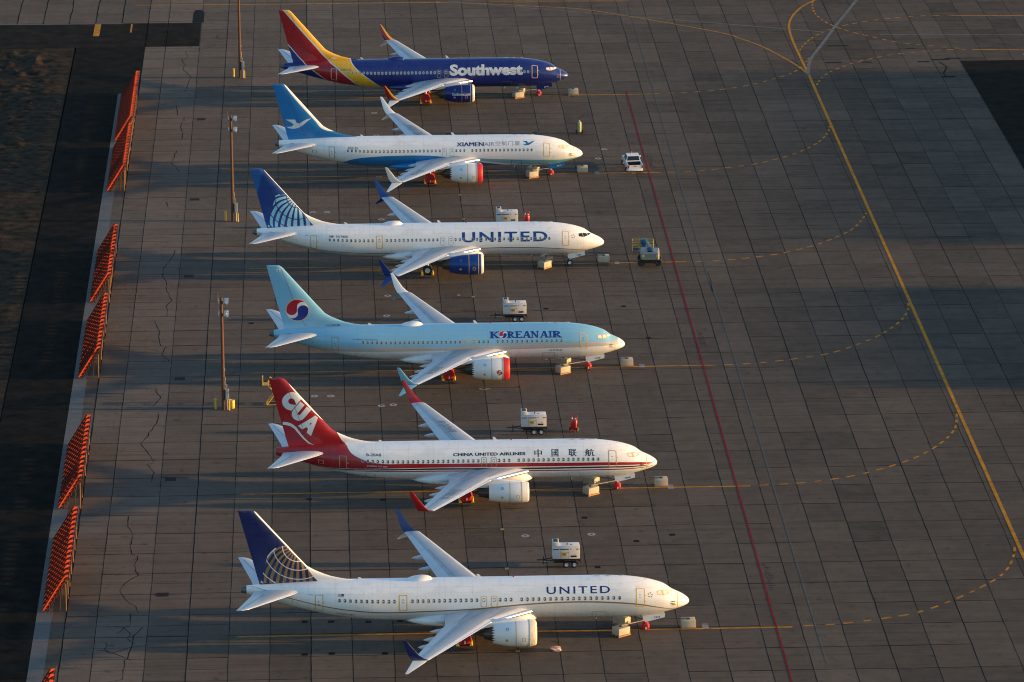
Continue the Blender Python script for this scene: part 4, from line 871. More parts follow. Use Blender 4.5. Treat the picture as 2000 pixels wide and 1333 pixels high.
struct(pydata('tar_patches',V,F,mat('tar patch',(.010,.009,.009),.8,0,.3,.5,spec=.08)))
V=[];F=[]
for k in range(96): rectp(-61.32,-228+k*4.55,-59.85,-228+(k+1)*4.55-.03,0.001) if -228+(k+1)*4.55<209.5 else None
struct(pydata('kerb_band',V,F,M_KERB))
def plane(name,pts,z,m,kind='structure'): return struct(pydata(name,[(x,y,z) for x,y in pts],[tuple(range(len(pts)))],m))
plane('asphalt_strip',[(-68.6,-228),(-61.32,-228),(-61.32,208.5),(-58.52,208.5),(-58.52,236),(-68.3,236)],-.002,M_ASPH)
plane('asphalt_road',[(-400,236),(-50.79,236),(-50.79,250.75),(-400,250.85)],.004,M_ASPH2)
plane('asphalt_pad',[(56.6,221.4),(56.6,120),(300,120),(300,221.0)],.0075,M_ASPH)
# far ground and the rough dirt beside the strip
plane('ground',[(-3000,-3000),(3000,-3000),(3000,3000),(-3000,3000)],-.35,M_DIRT)
V=[];F=[];nx,ny=90,640; rd=random.Random(4)
from mathutils import noise as mno
for j in range(ny+1):
    for i in range(nx+1):
        x=-68.5-i*.36*(1+i*.006); y=-60+j*(296/ny)
        e=min(1,i/14)*min(1,max(0,(236-y))/5); rub=max(0,min(1,(y-160)/45))
        h=e*(.16*mno.noise(Vector((x*.28,y*.16,0)))+(.10+.55*rub)*max(0,mno.noise(Vector((x*.55,y*.30,3)))-.05)+.22*rub*mno.noise(Vector((x*1.5,y*.9,7)))+.07*mno.noise(Vector((x*2.3,y*2.1,5))))
        V.append((x,y,-.02+h))
for j in range(ny):
    for i in range(nx):
        a=j*(nx+1)+i; F.append((a,a+1,a+nx+2,a+nx+1))
struct(pydata('dirt_ground',V,F,M_DIRT,smooth=True))
# ---- painted lines
M_LY=mat('worn yellow line',(.46,.195,.018),.75,0,.5,1.2,bump=1,bscale=16,spec=.08); M_LR=mat('worn red line',(.22,.010,.014),.75,0,.45,1.4,bump=1,bscale=16,spec=.08); M_LG=mat('grey line',(.155,.145,.135),.75,0,.4,1,bump=1,bscale=16,spec=.08); M_LF=mat('faded line',(.12,.108,.098),.8,0,.4,1,bump=1,bscale=16,spec=.08)
def linemesh(name,paths,wd,z,m):
    V=[];F=[]
    for p in paths: strip(smooth_path(p,1.5) if len(p)>2 else p,wd,z,V,F)
    return struct(pydata(name,V,F,m))
linemesh('lead_in_line',LEADS,.30,.009,M_LY)
V=[];F=[]
for p in DASH:
    q=smooth_path(p,.25); L=0; on=[]
    for a,b in zip(q,q[1:]):
        ph=(L/1.9)%1
        if ph<.5: on.append(a)
        elif on: strip(on+[a],.27,.009,V,F) if len(on)>1 else None; on=[]
        L+=(b-a).length
struct(pydata('dashed_line',V,F,M_LY))
linemesh('taxiway_line',[TAXI],.37,.011,M_LY); linemesh('taxiway_branch_line',[BRANCH],.28,.0095,M_LY); linemesh('apron_edge_line',YEL2,.34,.010,M_LY)
linemesh('grey_line',GREY,.28,.0105,M_LG); linemesh('wide_grey_line',[GREYTHICK],.5,.012,M_LG); linemesh('faded_line',[FAINT],.12,.0092,M_LF); linemesh('red_line',[REDL],.17,.0125,M_LR)
V=[];F=[]; rectp(-66.25,243,-65.35,250.5,.012); rectp(-61.0,245,-60.75,250.3,.012); struct(pydata('yellow_road_patch',V,F,M_LY))
# words painted beside the red line, too worn to read: broken blocks of red
V=[];F=[]; rp=random.Random(2)
for y0,y1 in ((95.3,87.4),(17.4,9.6),(173.1,164.9)):
    n=14
    for k in range(n):
        y=y0+(y1-y0)*k/n
        for q in range(3):
            if rp.random()<.6: a=9.0-.32+q*.22; rectp(a,y-.36,a+.15,y-.05,.0095)
struct(pydata('worn_lettering',V,F,mat('worn red letters',(.065,.034,.031),.8,0,.4,2,bump=1,bscale=16,spec=.08)))
# numbers at the stop points
V=[];F=[]
for x,y in SIGNS:
    for k,(dy,w_) in enumerate(((.5,.6),(.12,.6),(-.5,.6))): rectp(x-.42,y+dy-.12,x-.42+w_,y+dy+(.1 if k<2 else .35),.013)
struct(pydata('stop_mark',V,F,mat('worn white mark',(.30,.28,.27),.8,0,.4,3,bump=1,bscale=16,spec=.08)))
# faded tie-down rings painted on the slabs
V=[];F=[]
for x,y in LAMPS:
    o=len(V)
    for k in range(20): V.append((x+.42*math.cos(k*math.pi/10),y+.42*math.sin(k*math.pi/10),.007))
    for k in range(20): V.append((x+.17*math.cos(k*math.pi/10),y+.17*math.sin(k*math.pi/10),.007))
    for k in range(20): k2=(k+1)%20; F.append((o+k,o+k2,o+20+k2,o+20+k))
struct(pydata('painted_ring',V,F,mat('worn white ring',(.34,.32,.30),.8,0,.3,4,bump=1,bscale=16,spec=.08)))
V=[];F=[]
for x,y in YM: rectp(x-.2,y-.3,x+.2,y+.3,.0135)
rectp(-16.9,74.0,-15.7,74.4,.0135); struct(pydata('yellow_square_mark',V,F,mat('worn olive mark',(.26,.22,.09),.8,0,.3,4,bump=1,bscale=16,spec=.08)))
# drains along the left strip
M_DRAIN=mat('rusty grating',(.045,.022,.014),.7,.2,.3,4,spec=.08)
names=['in line with the nearest airliner','beside the red tailed airliner','beside the sky blue airliner','beside the airliner with black tyres','beside the azure tailed airliner','beside the deep blue airliner']
for (x,y),nm in zip(DRAIN,names):
    bm=BM()
    for k in range(9): box(bm,(x+.12+k*.125,y,.012),(.06,.95,.02))
    box(bm,(x+.62,y,.004),(1.15,1.05,.012)); tag(obj('drain_grate',bm,M_DRAIN,smooth=False),'rusty drain grate at the pavement joint '+nm,'drain grate','drain grates along the strip')
# ------------------------------------------------------------------ blast fences
M_FEN=mat('orange red fence steel',(.34,.034,.007),.55,.0,.4,1.2); M_FENB=mat('fence rail and gap shade',(.07,.008,.005),.6,0,.2,1); M_STRUT=mat('fence strut paint',(.20,.09,.025),.6)
def fence(y0,y1,label):
    t=thing('blast_fence',label,'blast fence',(-60.72,y0,0),0,'blast fences')
    e=Vector((2.2,0,3.5)); sN=Vector((-.847,0,.532)); wv=(sN*.58+Vector((0,-.81,0))).normalized(); n=int((y1-y0)/1.4); bm=BM(); th=e.cross(wv).normalized()*.025; m=y1-y0
    for k in range(n):
        b=Vector((0,k*m/n,.22)); P=[b-wv*.5,b+wv*.19,b+wv*.19+e,b-wv*.5+e]; P[0].z=max(P[0].z,.02); rings(bm,[[p-th for p in P],[p+th for p in P]],caps=(True,True))
        q=b+wv*.19; wl=sN*.10; Q=[q,q+wl,q+wl+e,q+e]; hh=Vector((0,.02,0)); rings(bm,[[p-hh for p in Q],[p+hh for p in Q]],caps=(True,True),mi=1)  # dark outer lip on each slat, coloured as the shaded gap between slats
    obj('louvre_panel',bm,[M_FEN,M_FENB],t,smooth=False)
    for k in range(9):
        u=.05+.9*k/8; p=e*u+Vector((0,0,.22))-sN*.42; bm=BM(); rings(bm,[[p+e.normalized()*a+sN*c for a,c in ((-.15,-.03),(.15,-.03),(.15,.03),(-.15,.03))],[p+Vector((0,m,0))+e.normalized()*a+sN*c for a,c in ((-.15,-.03),(.15,-.03),(.15,.03),(-.15,.03))]],caps=(True,True)); obj('rail',bm,M_FENB,t,smooth=False)
    for k in range(int(m/3.4)+1):
        y=min(.25+k*3.4,m-.2); bm=BM(); tube(bm,(2.15,y,0),(2.15,y,3.3),.06,seg=8); tube(bm,(1.55,y+.1,0),(1.7,y+.1,2.55),.05,seg=8); obj('strut',bm,M_STRUT,t,smooth=False)
    return t
for (a,b_),lb in zip(((-38,-15.6),(7.2,28.2),(36.6,57.4),(80.0,102.0),(109.0,131.0),(157.6,179.7),(182.6,208.0)),('orange louvred blast fence cut off by the bottom edge of the picture','orange louvred blast fence nearest whole one, beside the navy tail','orange louvred blast fence left of the red tail','orange louvred blast fence left of the sky blue tail','orange louvred blast fence left of the fin with pale blue globe','orange louvred blast fence left of the azure tail','orange louvred blast fence farthest up the strip, left of the yellow banded tail')): fence(a,b_,lb)
# ------------------------------------------------------------------ floodlight poles
M_POLE=mat('rusty wooden pole',(.10,.034,.014),.75,0,.3,1.2,0,.5,5); M_BOXG=mat('grey cabinet',(.36,.37,.37),.5,0,.1,2); M_LAMPG=mat('lamp glass',(.55,.56,.56),.15,.3); M_LAMPH=mat('lamp housing',(.34,.34,.32),.4,.5)
M_LAMPB=mat('bright lamp bowl',(.62,.62,.60),.25,.6)
def pole(loc,h,label,drum):
    t=thing('floodlight_pole',label,'light pole',loc,0,'floodlight poles')
    bm=BM(); tube(bm,(0,0,0),(0,0,h),.22,.14,14); obj('pole',bm,M_POLE,t)
    for zz in (h-.35,h-1.75):
        bm=BM(); box(bm,(.30,0,zz),(.10,1.9,.10)); box(bm,(-.30,0,zz),(.08,1.5,.08)); box(bm,(0,.14,zz),(.7,.06,.06)); box(bm,(-.36,0,zz+.35),(.04,.25,.9)); a=obj('crossarm',bm,M_LAMPH,t,smooth=False)
        for y in (-.75,0,.75):
            bm=BM(); lathe(bm,(.38,y,zz+.02),(1,0,-.45),[(0,.03),(.02,.12),(.12,.14),(.3,.22),(.34,.23)],16); fl=obj('floodlight',bm,M_LAMPB,t)
            bm=BM(); lathe(bm,(.38,y,zz+.02),(1,0,-.45),[(.31,.20),(.35,.12),(.36,.01)],16); obj('lens',bm,M_LAMPG,fl)
    bm=BM(); box(bm,(.42,-.12,1.75),(.34,.36,1.15),bev=.03); tube(bm,(.42,-.12,0),(.42,-.12,1.2),.06); box(bm,(.34,-.05,2.65),(.16,.2,.35)); obj('electric_cabinet',bm,M_BOXG,t,smooth=False)
    bm=BM(); tube(bm,(.2,-.1,.0),(.2,-.1,3.4),.035); tube(bm,(.19,-.1,3.3),(.19,-.1,3.7),.06); tube(bm,(.17,-.08,4.4),(.17,-.08,4.65),.06); obj('conduit',bm,M_LAMPH,t)
    bm=BM(); tube(bm,(.62,-.35,0),(.62,-.35,1.1),.07); obj('guard_post',bm,M_YEL,t)
    return t
PL_=[(-44.63,68.4,0),(-44.68,143.4,0),(-44.7,217,0)]
pole(PL_[0],12.55,'rust brown floodlight pole nearest the camera, left of the red tail',1); pole(PL_[1],13.45,'rust brown floodlight pole between the azure and the globe tails',0); pole(PL_[2],13.2,'rust brown floodlight pole farthest off, its head above the picture',0)
def bollard(x,y,label):
    bm=BM(); tube(bm,(x,y,0),(x,y,1.15),.11,.11,16); lathe(bm,(x,y,1.15),(0,0,1),[(0,.11),(.05,.09),(.08,.01)],16); tag(obj('bollard',bm,M_YEL),label,'bollard','yellow bollards by the poles')
bollard(-45.5,68.6,'yellow bollard left of the nearest floodlight pole'); bollard(-45.6,143.7,'yellow bollard left of the middle floodlight pole'); bollard(-45.6,217.6,'yellow bollard left of the farthest floodlight pole')
bm=BM(); lathe(bm,(-43.75,68.9,0),(0,0,1),[(0,.02),(0,.30),(.28,.305),(.3,.32),(.33,.305),(.6,.305),(.62,.32),(.65,.305),(.92,.30),(.9,.27),(.9,.02)],24); tag(obj('drum',bm,M_YEL),'yellow steel drum standing right of the nearest floodlight pole','drum')
# yellow maintenance stand behind the red tail
t=thing('maintenance_stand','yellow tubular stand with a sloping ladder behind the red tail','stand',(-39.9,70.0,0)); Lm=mat('stand yellow',(.62,.34,.02),.45)
bm=BM()
for y in (-.45,.45): tube(bm,(2.3,y,.1),(0,y,2.25),.06,seg=8); tube(bm,(2.6,y,.75),(.3,y,2.95),.045,seg=8); tube(bm,(.0,y,2.25),(.3,y,2.95),.045,seg=8)
for k in range(9): tube(bm,(2.3-.27*k,-.45,.15+.25*k),(2.3-.27*k,.45,.15+.25*k),.035,seg=6)
obj('ladder',bm,Lm,t)
bm=BM()
for y in (-.55,.55): tube(bm,(-.1,y,.08),(.9,y,1.45),.055,seg=8); tube(bm,(-.1,y,.08),(2.5,y,.12),.05,seg=8)
for x,z in ((-.1,.08),(2.5,.12),(.9,1.45)): tube(bm,(x,-.55,z),(x,.55,z),.05,seg=8)
obj('support_frame',bm,Lm,t)
bm=BM(); box(bm,(-.25,0,2.3),(.6,1.0,.06)); 
for y in (-.5,.5): tube(bm,(-.5,y,2.3),(-.5,y,3.1),.04,seg=8)
tube(bm,(-.5,-.5,3.1),(-.5,.5,3.1),.04,seg=8); obj('platform',bm,Lm,t)
# ------------------------------------------------------------------ ballast blocks by the noses
M_BLK=mat('beige block paint',(.42,.36,.27),.7,0,.15,2,0,.4,7); M_PAL=mat('pallet wood',(.42,.20,.07),.8,0,.3,4); M_STRAP=mat('pale webbing strap',(.46,.38,.24),.7); M_STRAPB=mat('black webbing strap',(.02,.02,.02),.7)
proto=None
def block(x,y,rz,label,gx,gy,dark=False):
    """a ballast block on a pallet; its strap runs to the nose gear at (gx,gy)"""
    t=thing('ballast_block',label,'ballast block',(x,y,0),rz,'ballast blocks on pallets around the nose wheels')
    bm=BM(); box(bm,(0,0,.50),(1.32,1.05,.68),bev=.03); obj('block',bm,M_BLK,t)
    bm=BM(); 
    for yy in (-.5,0,.5): box(bm,(0,yy,.06),(1.4,.1,.1))
    for k in range(7): box(bm,(-.63+.21*k,0,.133),(.16,1.16,.03))
    obj('pallet',bm,M_PAL,t,smooth=False)
    bm=BM(); box(bm,(0,0,.86),(.3,.3,.06)); lathe(bm,(0,0,.86),(0,0,1),[(0,.07),(.1,.06),(.12,.01)],10); obj('lifting_eye',bm,M_STRAPB,t,smooth=False)
    l=Matrix.Rotation(-rz,3,'Z')@Vector((gx-x,gy-y,0)); l.z=.93; d=l.normalized(); a=Vector((0,0,.93)); 
    bm=BM(); n_=Vector((-d.y,d.x,0)).normalized()*.055; up=Vector((0,0,.02)); b=Vector((l.x,l.y,.93))
    rings(bm,[[a-n_-up,a+n_-up,a+n_+up,a-n_+up],[b-n_-up,b+n_-up,b+n_+up,b-n_+up]],caps=(True,True)); obj('tie_strap',bm,M_STRAPB if dark else M_STRAP,t,smooth=False)
    return t
BLK={'S':[(-7.03,202.95),(-5.79,203.46),(.35,204.27),(1.62,204.34)],'X':[(-7.13,161.34),(-5.99,161.9),(-.92,163.51),(.54,163.69)],'U':[(-7.37,120.05),(-6.08,121.4),(-.76,122.32),(.53,122.36)],'K':[(-7.7,78.67),(-6.56,79.36),(-.86,81.13),(.52,81.24)],'C':[(-7.08,37.86),(-6.1,38.52),(-.11,40.36),(1.15,40.38)],'U1':[(-6.71,-2.25),(-5.61,-1.5),(-.67,-.35),(.59,-.27)]}
NOSE={'S':(.3055,204.64),'X':(-.239,163.44+YD['X']),'U':(-.132,122.23+YD['U']),'K':(-.456,81.19+YD['K']),'C':(.045,40.43+YD['C']),'U1':(0,0)}
WHO={'S':'the deep blue airliner','X':'the airliner with the azure tail','U':'the airliner with black tyres','K':'the sky blue airliner','C':'the red tailed airliner','U1':'the nearest airliner, navy tailed'}
for k,(a,b,c,d) in BLK.items():
    nx,ny=NOSE[k]; A,Bv=Vector(a),Vector(b); t=(Bv-A).normalized(); an=math.atan2(t.y,t.x); an=min(max(an,.35),.85) if k!='U' else .8; t=Vector((math.cos(an),math.sin(an))); n_=Vector((-t.y,t.x)); mid=A+t*.68+n_*.55
    block(mid.x,mid.y,an,'beige ballast block before the nose wheel of '+WHO[k],nx-4.15,ny-.1,k=='U')
    block(mid.x+.25,2*ny-mid.y,-an,'beige ballast block half hidden under the nose of '+WHO[k],nx-4.15,ny+.1,True)
    block((c[0]+d[0])/2,(c[1]+d[1])/2+.55,.02,'beige ballast block ahead of the nose of '+WHO[k],nx-4.0,ny,True)
# ------------------------------------------------------------------ generators
M_GEN=mat('generator white',(.60,.59,.56),.4,0,.10,3); M_CHB=mat('chassis black',(.012,.012,.013),.5); M_SIGN=mat('ochre sign',(.55,.33,.02),.5)
def generator():
    t=thing('generator_trailer','','generator')
    bm=BM(); box(bm,(0,0,1.47),(2.66,1.15,1.22),bev=.05); box(bm,(.12,0,2.12),(2.36,1.1,.14),bev=.04); obj('housing',bm,M_GEN,t)
    bm=BM(); box(bm,(-1.02,0,2.33),(.62,1.08,.52),bev=.04); s=obj('intake_hood',bm,M_GEN,t)
    bm=BM(); box(bm,(-1.02,0,2.60),(.42,.8,.02)); obj('vent',bm,M_BLACK,s,smooth=False)
    bm=BM()
    for x,w_ in ((-1.0,.58),(-.18,.80),(.45,.10),(1.05,.22),(1.25,.07)): box(bm,(x,-.578,1.86),(w_,.02,.09))
    obj('vent_band',bm,M_BLACK,t,smooth=False)
    bm=BM(); box(bm,(.72,-.578,1.12),(.58,.02,.18)); obj('louvre',bm,M_BLACK,t,smooth=False)
    bm=BM(); box(bm,(-.22,-.579,1.34),(.52,.015,.38)); g_=obj('warning_sign',bm,M_SIGN,t,smooth=False)
    bm=BM(); box(bm,(-.22,-.589,1.40),(.34,.006,.04)); box(bm,(-.22,-.589,1.30),(.26,.006,.06)); obj('sign_print',bm,M_BLACK,g_,smooth=False)
    bm=BM()
    for x in (-.56,.26): box(bm,(x,-.577,1.42),(.02,.012,1.1))
    box(bm,(.18,-.58,1.52),(.16,.02,.07)); box(bm,(.85,-.58,1.35),(.18,.012,.04)); obj('door_seam',bm,mat('seam grey',(.2,.2,.2),.6),t,smooth=False)
    bm=BM(); lathe(bm,(.12,-.1,2.19),(0,0,1),[(0,.06),(.1,.06),(.16,.05)],10); box(bm,(.5,-.2,2.2),(.2,.1,.03)); obj('exhaust_stub',bm,M_BLACK,t)
    bm=BM(); box(bm,(0,0,.76),(2.72,1.2,.2)); box(bm,(-.1,0,.56),(2.1,.9,.25)); box(bm,(1.36,0,.62),(.08,1.1,.25)); obj('chassis',bm,M_CHB,t,smooth=False)
    bm=BM(); tube(bm,(-1.3,-.4,.66),(-2.45,0,.62),.055,seg=8); tube(bm,(-1.3,.4,.66),(-2.45,0,.62),.055,seg=8); tube(bm,(-2.35,0,.62),(-2.85,0,.62),.06,seg=8); tube(bm,(-2.2,0,.3),(-2.2,0,.95),.05,seg=8); box(bm,(-2.2,0,.28),(.25,.25,.05)); obj('tow_bar',bm,M_CHB,t)
    bm=BM(); tube(bm,(-1.35,-.5,.5),(-2.2,-.15,.52),.025,seg=6); obj('safety_chain',bm,M_LAMPH,t)
    for sd in (-1,1):
        bm=BM(); P=[(-.35,.62),(-.2,.78),(1.0,.78),(1.22,.55),(1.3,.38)]
        rings(bm,[[(x,sd*.6,z),(x,sd*.86,z),(x,sd*.86,z-.03),(x,sd*.6,z-.03)] for x,z in P],caps=(True,True)); obj('mudguard',bm,M_CHB,t,smooth=False)
        for x in (.02,.80): wheel(t,(x,sd*.72,.33),.33,.2)
    bm=BM(); box(bm,(1.35,-.42,.62),(.04,.14,.1)); obj('tail_lamp',bm,M_REDP,t,smooth=False)
    return t
gens=[((-10.55,17.72,0),0,'white towed generator behind the nearest airliner, by its far wing root'),((-11.68,58.7,0),0,'white towed generator behind the red tailed airliner, left of a red extinguisher'),((-11.83,99.75,0),0,'white towed generator behind the sky blue airliner, alone on the slabs'),((-11.0,138.6,0),0,'white towed generator behind the airliner with black tyres, its wheels hidden')]
g0=generator(); g0.location=gens[0][0]; g0['label']=gens[0][2]; g0['group']='towed generators'
for l,rz,lb in gens[1:]: dup(g0,l,rz,lb)
# ------------------------------------------------------------------ extinguisher carts
M_EXR=mat('extinguisher red',(.52,.010,.012),.35,0,.08,4,.2); M_PGRN=mat('pale green bottle',(.42,.46,.20),.4,0,.1,3)
def cart(loc,rz,label,m,hm,two=True,h=1.0):
    t=thing('extinguisher_cart',label,'fire extinguisher',loc,rz,'wheeled fire extinguishers' if m is M_EXR else None)
    for dx in ((-.19,.19) if two else (0,)):
        r=.17 if two else .25
        bm=BM(); lathe(bm,(dx,0,.22),(0,0,1),[(0,.02),(0,r*.9),(.05,r),(h,r),(h+.12,r*.6),(h+.16,.06),(h+.26,.06),(h+.27,.01)],18); b=obj('bottle',bm,m,t)
        bm=BM(); lathe(bm,(dx,0,.22+h+.2),(0,0,1),[(0,.08),(.09,.08),(.1,.02)],10); obj('valve',bm,M_LETW,b)
    bm=BM()
    for dx in (-.3,.3): tube(bm,(dx,.2,.12),(dx*.9,.3,h+.75),.03,seg=8); tube(bm,(dx,.2,.12),(dx,-.35,.06),.03,seg=8)
    tube(bm,(-.27,.3,h+.75),(.27,.3,h+.75),.03,seg=8); tube(bm,(-.3,.2,.5),(.3,.2,.5),.03,seg=8); obj('frame',bm,hm,t)
    for sd in (-1,1): 
        bm=BM(); lathe(bm,(sd*.42-.05,.1,.26),(1,0,0),[(0,.02),(0,.24),(.03,.26),(.09,.26),(.1,.24),(.1,.02)],18); obj('wheel',bm,M_TYRE,t)
    bm=BM(); rings(bm,[[(.36+.02*math.sin(a*3),.1+.16*math.cos(a),.75+.16*math.sin(a)) for a in [2*math.pi*k/12 for k in range(12)]],[(.42,.1+.12*math.cos(a),.75+.12*math.sin(a)) for a in [2*math.pi*k/12 for k in range(12)]]]); obj('hose',bm,M_BLACK,t)
    return t
cart((-7.4,58.9,0),R(-25),'red wheeled extinguisher on open slabs behind the red tailed airliner',M_EXR,M_EXR)
cart((-8.55,139.4,0),R(-20),'red wheeled extinguisher close to a generator behind the airliner with black tyres',M_EXR,M_EXR)
cart((.6,183.9,0),R(5),'pale green wheeled extinguisher alone ahead of the azure tailed airliner',M_PGRN,M_CHB,False,1.25)
# ------------------------------------------------------------------ pickup truck
M_TRK=mat('pickup white',(.70,.69,.68),.25,0,.05,2,.4); M_TG=mat('tinted glass',(.012,.013,.015),.06); M_BED=mat('bed liner',(.012,.012,.014),.7)
def pickup(loc,rz):
    """faces +y"""
    t=thing('pickup_truck','white pickup truck with an amber roof beacon and empty dark bed','pickup truck',loc,rz)
    bm=BM(); W=.98
    prof=[(-2.85,.55),(-2.85,1.12),(-.92,1.16),(-.9,1.16),(.95,1.16),(2.55,1.06),(2.82,.95),(2.85,.5),(2.85,.42),(-2.8,.42)]
    def slab(P,w0,w1): rings(bm,[[(w0,y,z) for y,z in P],[(w1,y,z) for y,z in P]],caps=(True,True))
    slab([(-2.85,.45),(-2.85,1.15),(-.95,1.18),(-.95,.45)],-W,-W+.1); slab([(-2.85,.45),(-2.85,1.15),(-.95,1.18),(-.95,.45)],W-.1,W)
    slab([(-2.87,.55),(-2.87,1.15),(-2.78,1.15),(-2.78,.55)],-W+.1,W-.1)
    slab([(-.95,.42),(-.95,1.18),(.98,1.20),(2.5,1.12),(2.82,1.0),(2.88,.45)],-W,W); b=obj('body',bm,M_TRK,t,angle=30)
    bm=BM(); box(bm,(0,-1.87,.62),(1.78,1.85,.1)); box(bm,(0,-1.0,.9),(1.76,.05,.5)); obj('bed_liner',bm,M_BED,t,smooth=False)
    bm=BM(); rings(bm,[[(x*W*.97,y,1.18) for x,y in ((-1,-.95),(1,-.95),(1,1.25),(-1,1.25))],[(x*.78,y,1.88) for x,y in ((-1,-.72),(1,-.72),(1,.55),(-1,.55))],[(x*.70,y,1.93) for x,y in ((-1,-.62),(1,-.62),(1,.42),(-1,.42))]],caps=(True,True)); obj('cab',bm,M_TRK,t,angle=25)
    bm=BM(); bm.faces.new([bm.verts.new(p) for p in ((-.80,-.945,1.27),(.80,-.945,1.27),(.70,-.775,1.80),(-.70,-.775,1.80))]); obj('rear_window',bm,M_TG,t,smooth=False)
    bm=BM(); bm.faces.new([bm.verts.new(p) for p in ((-.86,1.20,1.25),(.86,1.20,1.25),(.74,.66,1.80),(-.74,.66,1.80))]); obj('windscreen',bm,M_TG,t,smooth=False)
    for sd in (-1,1):
        for y0,y1,y2,y3 in ((-.82,.05,.02,-.62),(.12,1.02,.45,.10)): 
            bm=BM(); bm.faces.new([bm.verts.new(p) for p in ((sd*.945,y0,1.27),(sd*.945,y1,1.27),(sd*.815,y2,1.80),(sd*.815,y3,1.80))]); obj('side_window',bm,M_TG,t,smooth=False)
        bm=BM(); box(bm,(sd*1.12,.95,1.32),(.22,.1,.2),bev=.03); obj('wing_mirror',bm,M_TRK,t)
        bm=BM(); box(bm,(sd*.88,-2.875,.95),(.17,.05,.36)); obj('tail_lamp',bm,M_REDP,t,smooth=False)
        bm=BM(); box(bm,(sd*.72,2.86,.88),(.36,.06,.16)); obj('headlight',bm,M_LAMPG,t,smooth=False)
        for y in (-1.85,1.75): wheel(t,(sd*.86,y,.38),.38,.26)
    bm=BM(); box(bm,(0,-2.93,.5),(1.9,.14,.18),bev=.03); obj('rear_bumper',bm,M_RIM,t)
    bm=BM(); 
    for k in range(5): box(bm,(-.48+.24*k,-.1,1.935),(.05,.95,.015))
    obj('roof_rib',bm,M_TRK,t,smooth=False)
    bm=BM(); lathe(bm,(-.15,.1,1.93),(0,0,1),[(0,.1),(.04,.1),(.05,.09),(.22,.085),(.25,.02)],14); obj('beacon',bm,mat('amber lens',(.65,.16,.01),.2),t)
    bm=BM(); box(bm,(0,-2.886,1.03),(.36,.02,.1)); obj('tailgate_badge',bm,M_REDP,t,smooth=False)
    return t
pickup((6.35,165.85,0),R(4))
# ------------------------------------------------------------------ boom lift
M_LGR=mat('lift light grey',(.19,.205,.20),.4,0,.08,3); M_LBL=mat('lift blue',(.015,.10,.22),.4,0,.1,3); M_LYL=mat('lift yellow',(.62,.42,.03),.45)
t=thing('boom_lift','grey and blue boom lift with a yellow railed basket beside the red line','boom lift',(5.35,121.9,0),R(-3))
bm=BM(); box(bm,(0,0,.62),(1.5,2.6,.35),bev=.03); box(bm,(0,-1.0,.5),(2.0,.25,.25)); box(bm,(0,1.0,.5),(2.0,.25,.25)); obj('chassis',bm,M_CHB,t,smooth=False)
for x in (-1.02,1.02):
    for y in (-1.0,1.05): wheel(t,(x,y,.46),.46,.34).children[0].data.materials[0]=M_CHB
bm=BM()
rings(bm,[[(x,y,.95) for x,y in ((-1.12,-1.2),(-.95,-1.5),(.95,-1.5),(1.12,-1.2),(1.12,.7),(-1.12,.7))],[(x,y,1.65) for x,y in ((-1.12,-1.2),(-.95,-1.48),(.95,-1.48),(1.12,-1.2),(1.12,.7),(-1.12,.7))],[(x,y,1.85) for x,y in ((-.98,-1.0),(-.85,-1.2),(.85,-1.2),(.98,-1.0),(.98,.55),(-.98,.55))]],caps=(True,True)); obj('turret',bm,M_LGR,t,angle=25)
bm=BM(); box(bm,(0,-.55,1.9),(.62,1.5,.12)); obj('turret_recess',bm,M_CHB,t,smooth=False)
for x in (-.82,.86):
    bm=BM(); box(bm,(x,-1.47,1.35),(.26,.12,.26),bev=.03); obj('reflector',bm,M_YEL,t,smooth=False)
bm=BM()
for k in range(12): box(bm,(-.85+.155*k,-1.49,1.0),(.08,.04,.1),Matrix.Rotation(.4,3,'Y'))
obj('hazard_stripe',bm,M_YEL,t,smooth=False)
bm=BM(); box(bm,(0,-.9,2.15),(.42,.7,.5),bev=.04); tube(bm,(0,-.7,2.2),(-.35,2.6,2.0),.19,.16,8); obj('boom',bm,M_LBL,t,angle=25)
bm=BM(); tube(bm,(-.30,2.0,2.12),(-.62,3.7,1.55),.12,.11,8); box(bm,(-.62,3.95,1.5),(.6,.5,.9),bev=.04); obj('jib',bm,M_LBL,t,angle=25)
bk=BM(); bx,by=-.75,4.6
for z in (.5,.85,1.2,1.62):
    for a,b in (((-1.25,-.45),(1.25,-.45)),((1.25,-.45),(1.25,.45)),((1.25,.45),(-1.25,.45)),((-1.25,.45),(-1.25,-.45))): tube(bk,(bx+a[0],by+a[1],z),(bx+b[0],by+b[1],z),.035,seg=6)
for x in (-1.25,-.45,.45,1.25):
    for y in (-.45,.45): tube(bk,(bx+x,by+y,.42),(bx+x,by+y,1.62),.04,seg=6)
obj('basket',bk,M_LYL,t,smooth=False)
bm=BM(); box(bm,(bx,by,.45),(2.5,.9,.06)); box(bm,(bx-.75,by-.47,.66),(.9,.03,.32)); box(bm,(bx+.8,by-.47,.66),(.85,.03,.32)); box(bm,(bx+.1,by-.3,1.5),(.75,.28,.5),bev=.04); obj('control_box',bm,M_LBL,t,smooth=False)
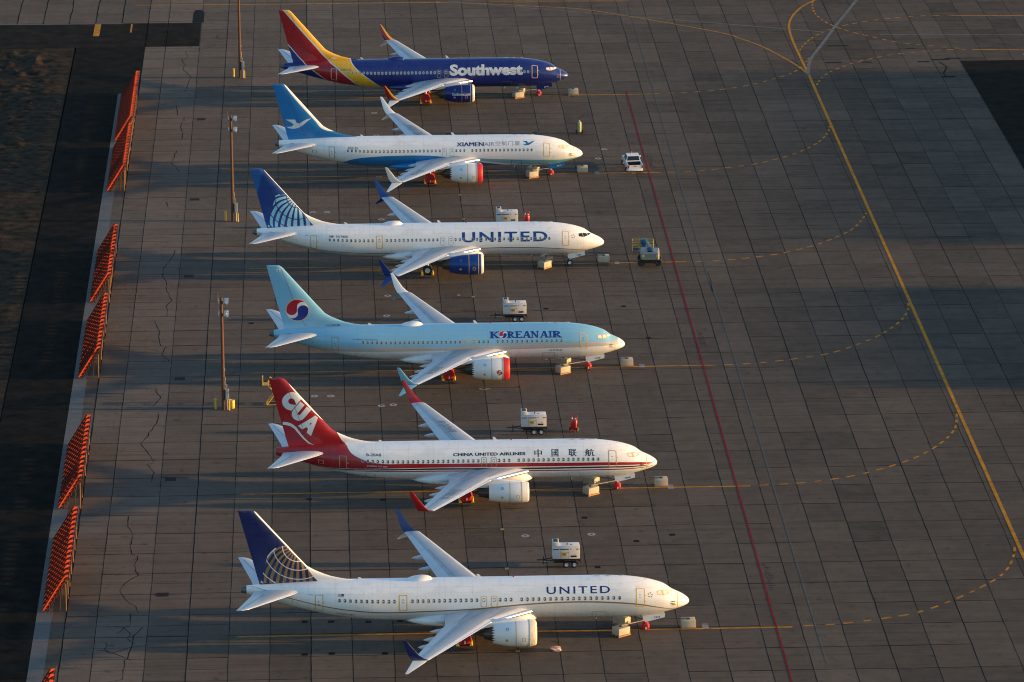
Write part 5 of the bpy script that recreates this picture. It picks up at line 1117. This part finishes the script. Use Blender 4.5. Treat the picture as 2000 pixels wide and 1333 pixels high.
# something parked at the right edge
t=thing('light_tower_trailer','dark grey trailer with a slanting mast on the asphalt at the right edge','trailer',(64.6,199,0),R(-8))
bm=BM(); box(bm,(0,0,1.1),(1.7,4.4,1.3),bev=.06); obj('housing',bm,mat('dull grey green',(.06,.075,.08),.6),t)
bm=BM(); tube(bm,(-.3,1.6,1.8),(-2.6,4.6,5.2),.07,.05,8); obj('mast',bm,M_LAMPH,t)
for sd in (-1,1): wheel(t,(sd*.85,0,.38),.38,.22)
bm=BM(); tube(bm,(0,-2.2,.6),(0,-3.8,.5),.07); obj('tow_bar',bm,M_CHB,t)
# scrap of cloth and a stray cone by the nearest wing
bm=BM(); bmesh.ops.create_icosphere(bm,subdivisions=3,radius=.45)
for v in bm.verts:
    n_=mno.noise(v.co*3.1); v.co=Vector((v.co.x*(1.2+.5*n_),v.co.y*(1+.4*n_),max(.0,v.co.z*.45+.12+.12*n_)))
tag(obj('tarpaulin',bm,mat('crumpled pale cloth',(.42,.28,.24),.8,0,.35,4)),'crumpled pinkish cloth lying on a slab joint below the nearest engine','cloth').location=(-12.7,-5.1,.01)
# hose lying in the dirt
P=smooth_path([(-76.3,173.5),(-77.0,177),(-77.2,172),(-78.3,168.5),(-80.5,166.5)],.4); bm=BM(); poly_path(bm,[(p.x,p.y,.30) for p in P],.07,6); tag(obj('hose',bm,M_LAMPH),'pale bent hose lying on the dirt at the left edge','hose')
# unseen blockers added off frame right to throw the broad evening shade
M_BLOCKER=mat('hangar cladding',(.30,.29,.28),.6,0,.1,.3)
def blocker(x,y,sx,sy,h,label):
    t=thing('blocker',label,'blocker',(x,y,0)); bm=BM(); rings(bm,[[(px,-sy/2,0),(px,-sy/2,0)] for px in (0,)][:0] or [[(-sx/2,yy,0),(sx/2,yy,0),(sx/2,yy,h*.86),(0,yy,h),(-sx/2,yy,h*.86)] for yy in (-sy/2,sy/2)],caps=(True,True)); obj('wall',bm,M_BLOCKER,t,smooth=False)
    bm=BM()
    for k in range(4): box(bm,(-sx/2-.05,-sy*.36+k*sy*.24,h*.36),(.1,sy*.2,h*.7))
    obj('door',bm,M_BOXG,t,smooth=False)

blocker(300,76.5,40,38,22.4,'grey hangar added off the right edge for shade, level with the sky blue airliner')
blocker(450,150,60,86,34.1,'tall grey hangar added off the right edge for shade, level with the azure tailed airliner')
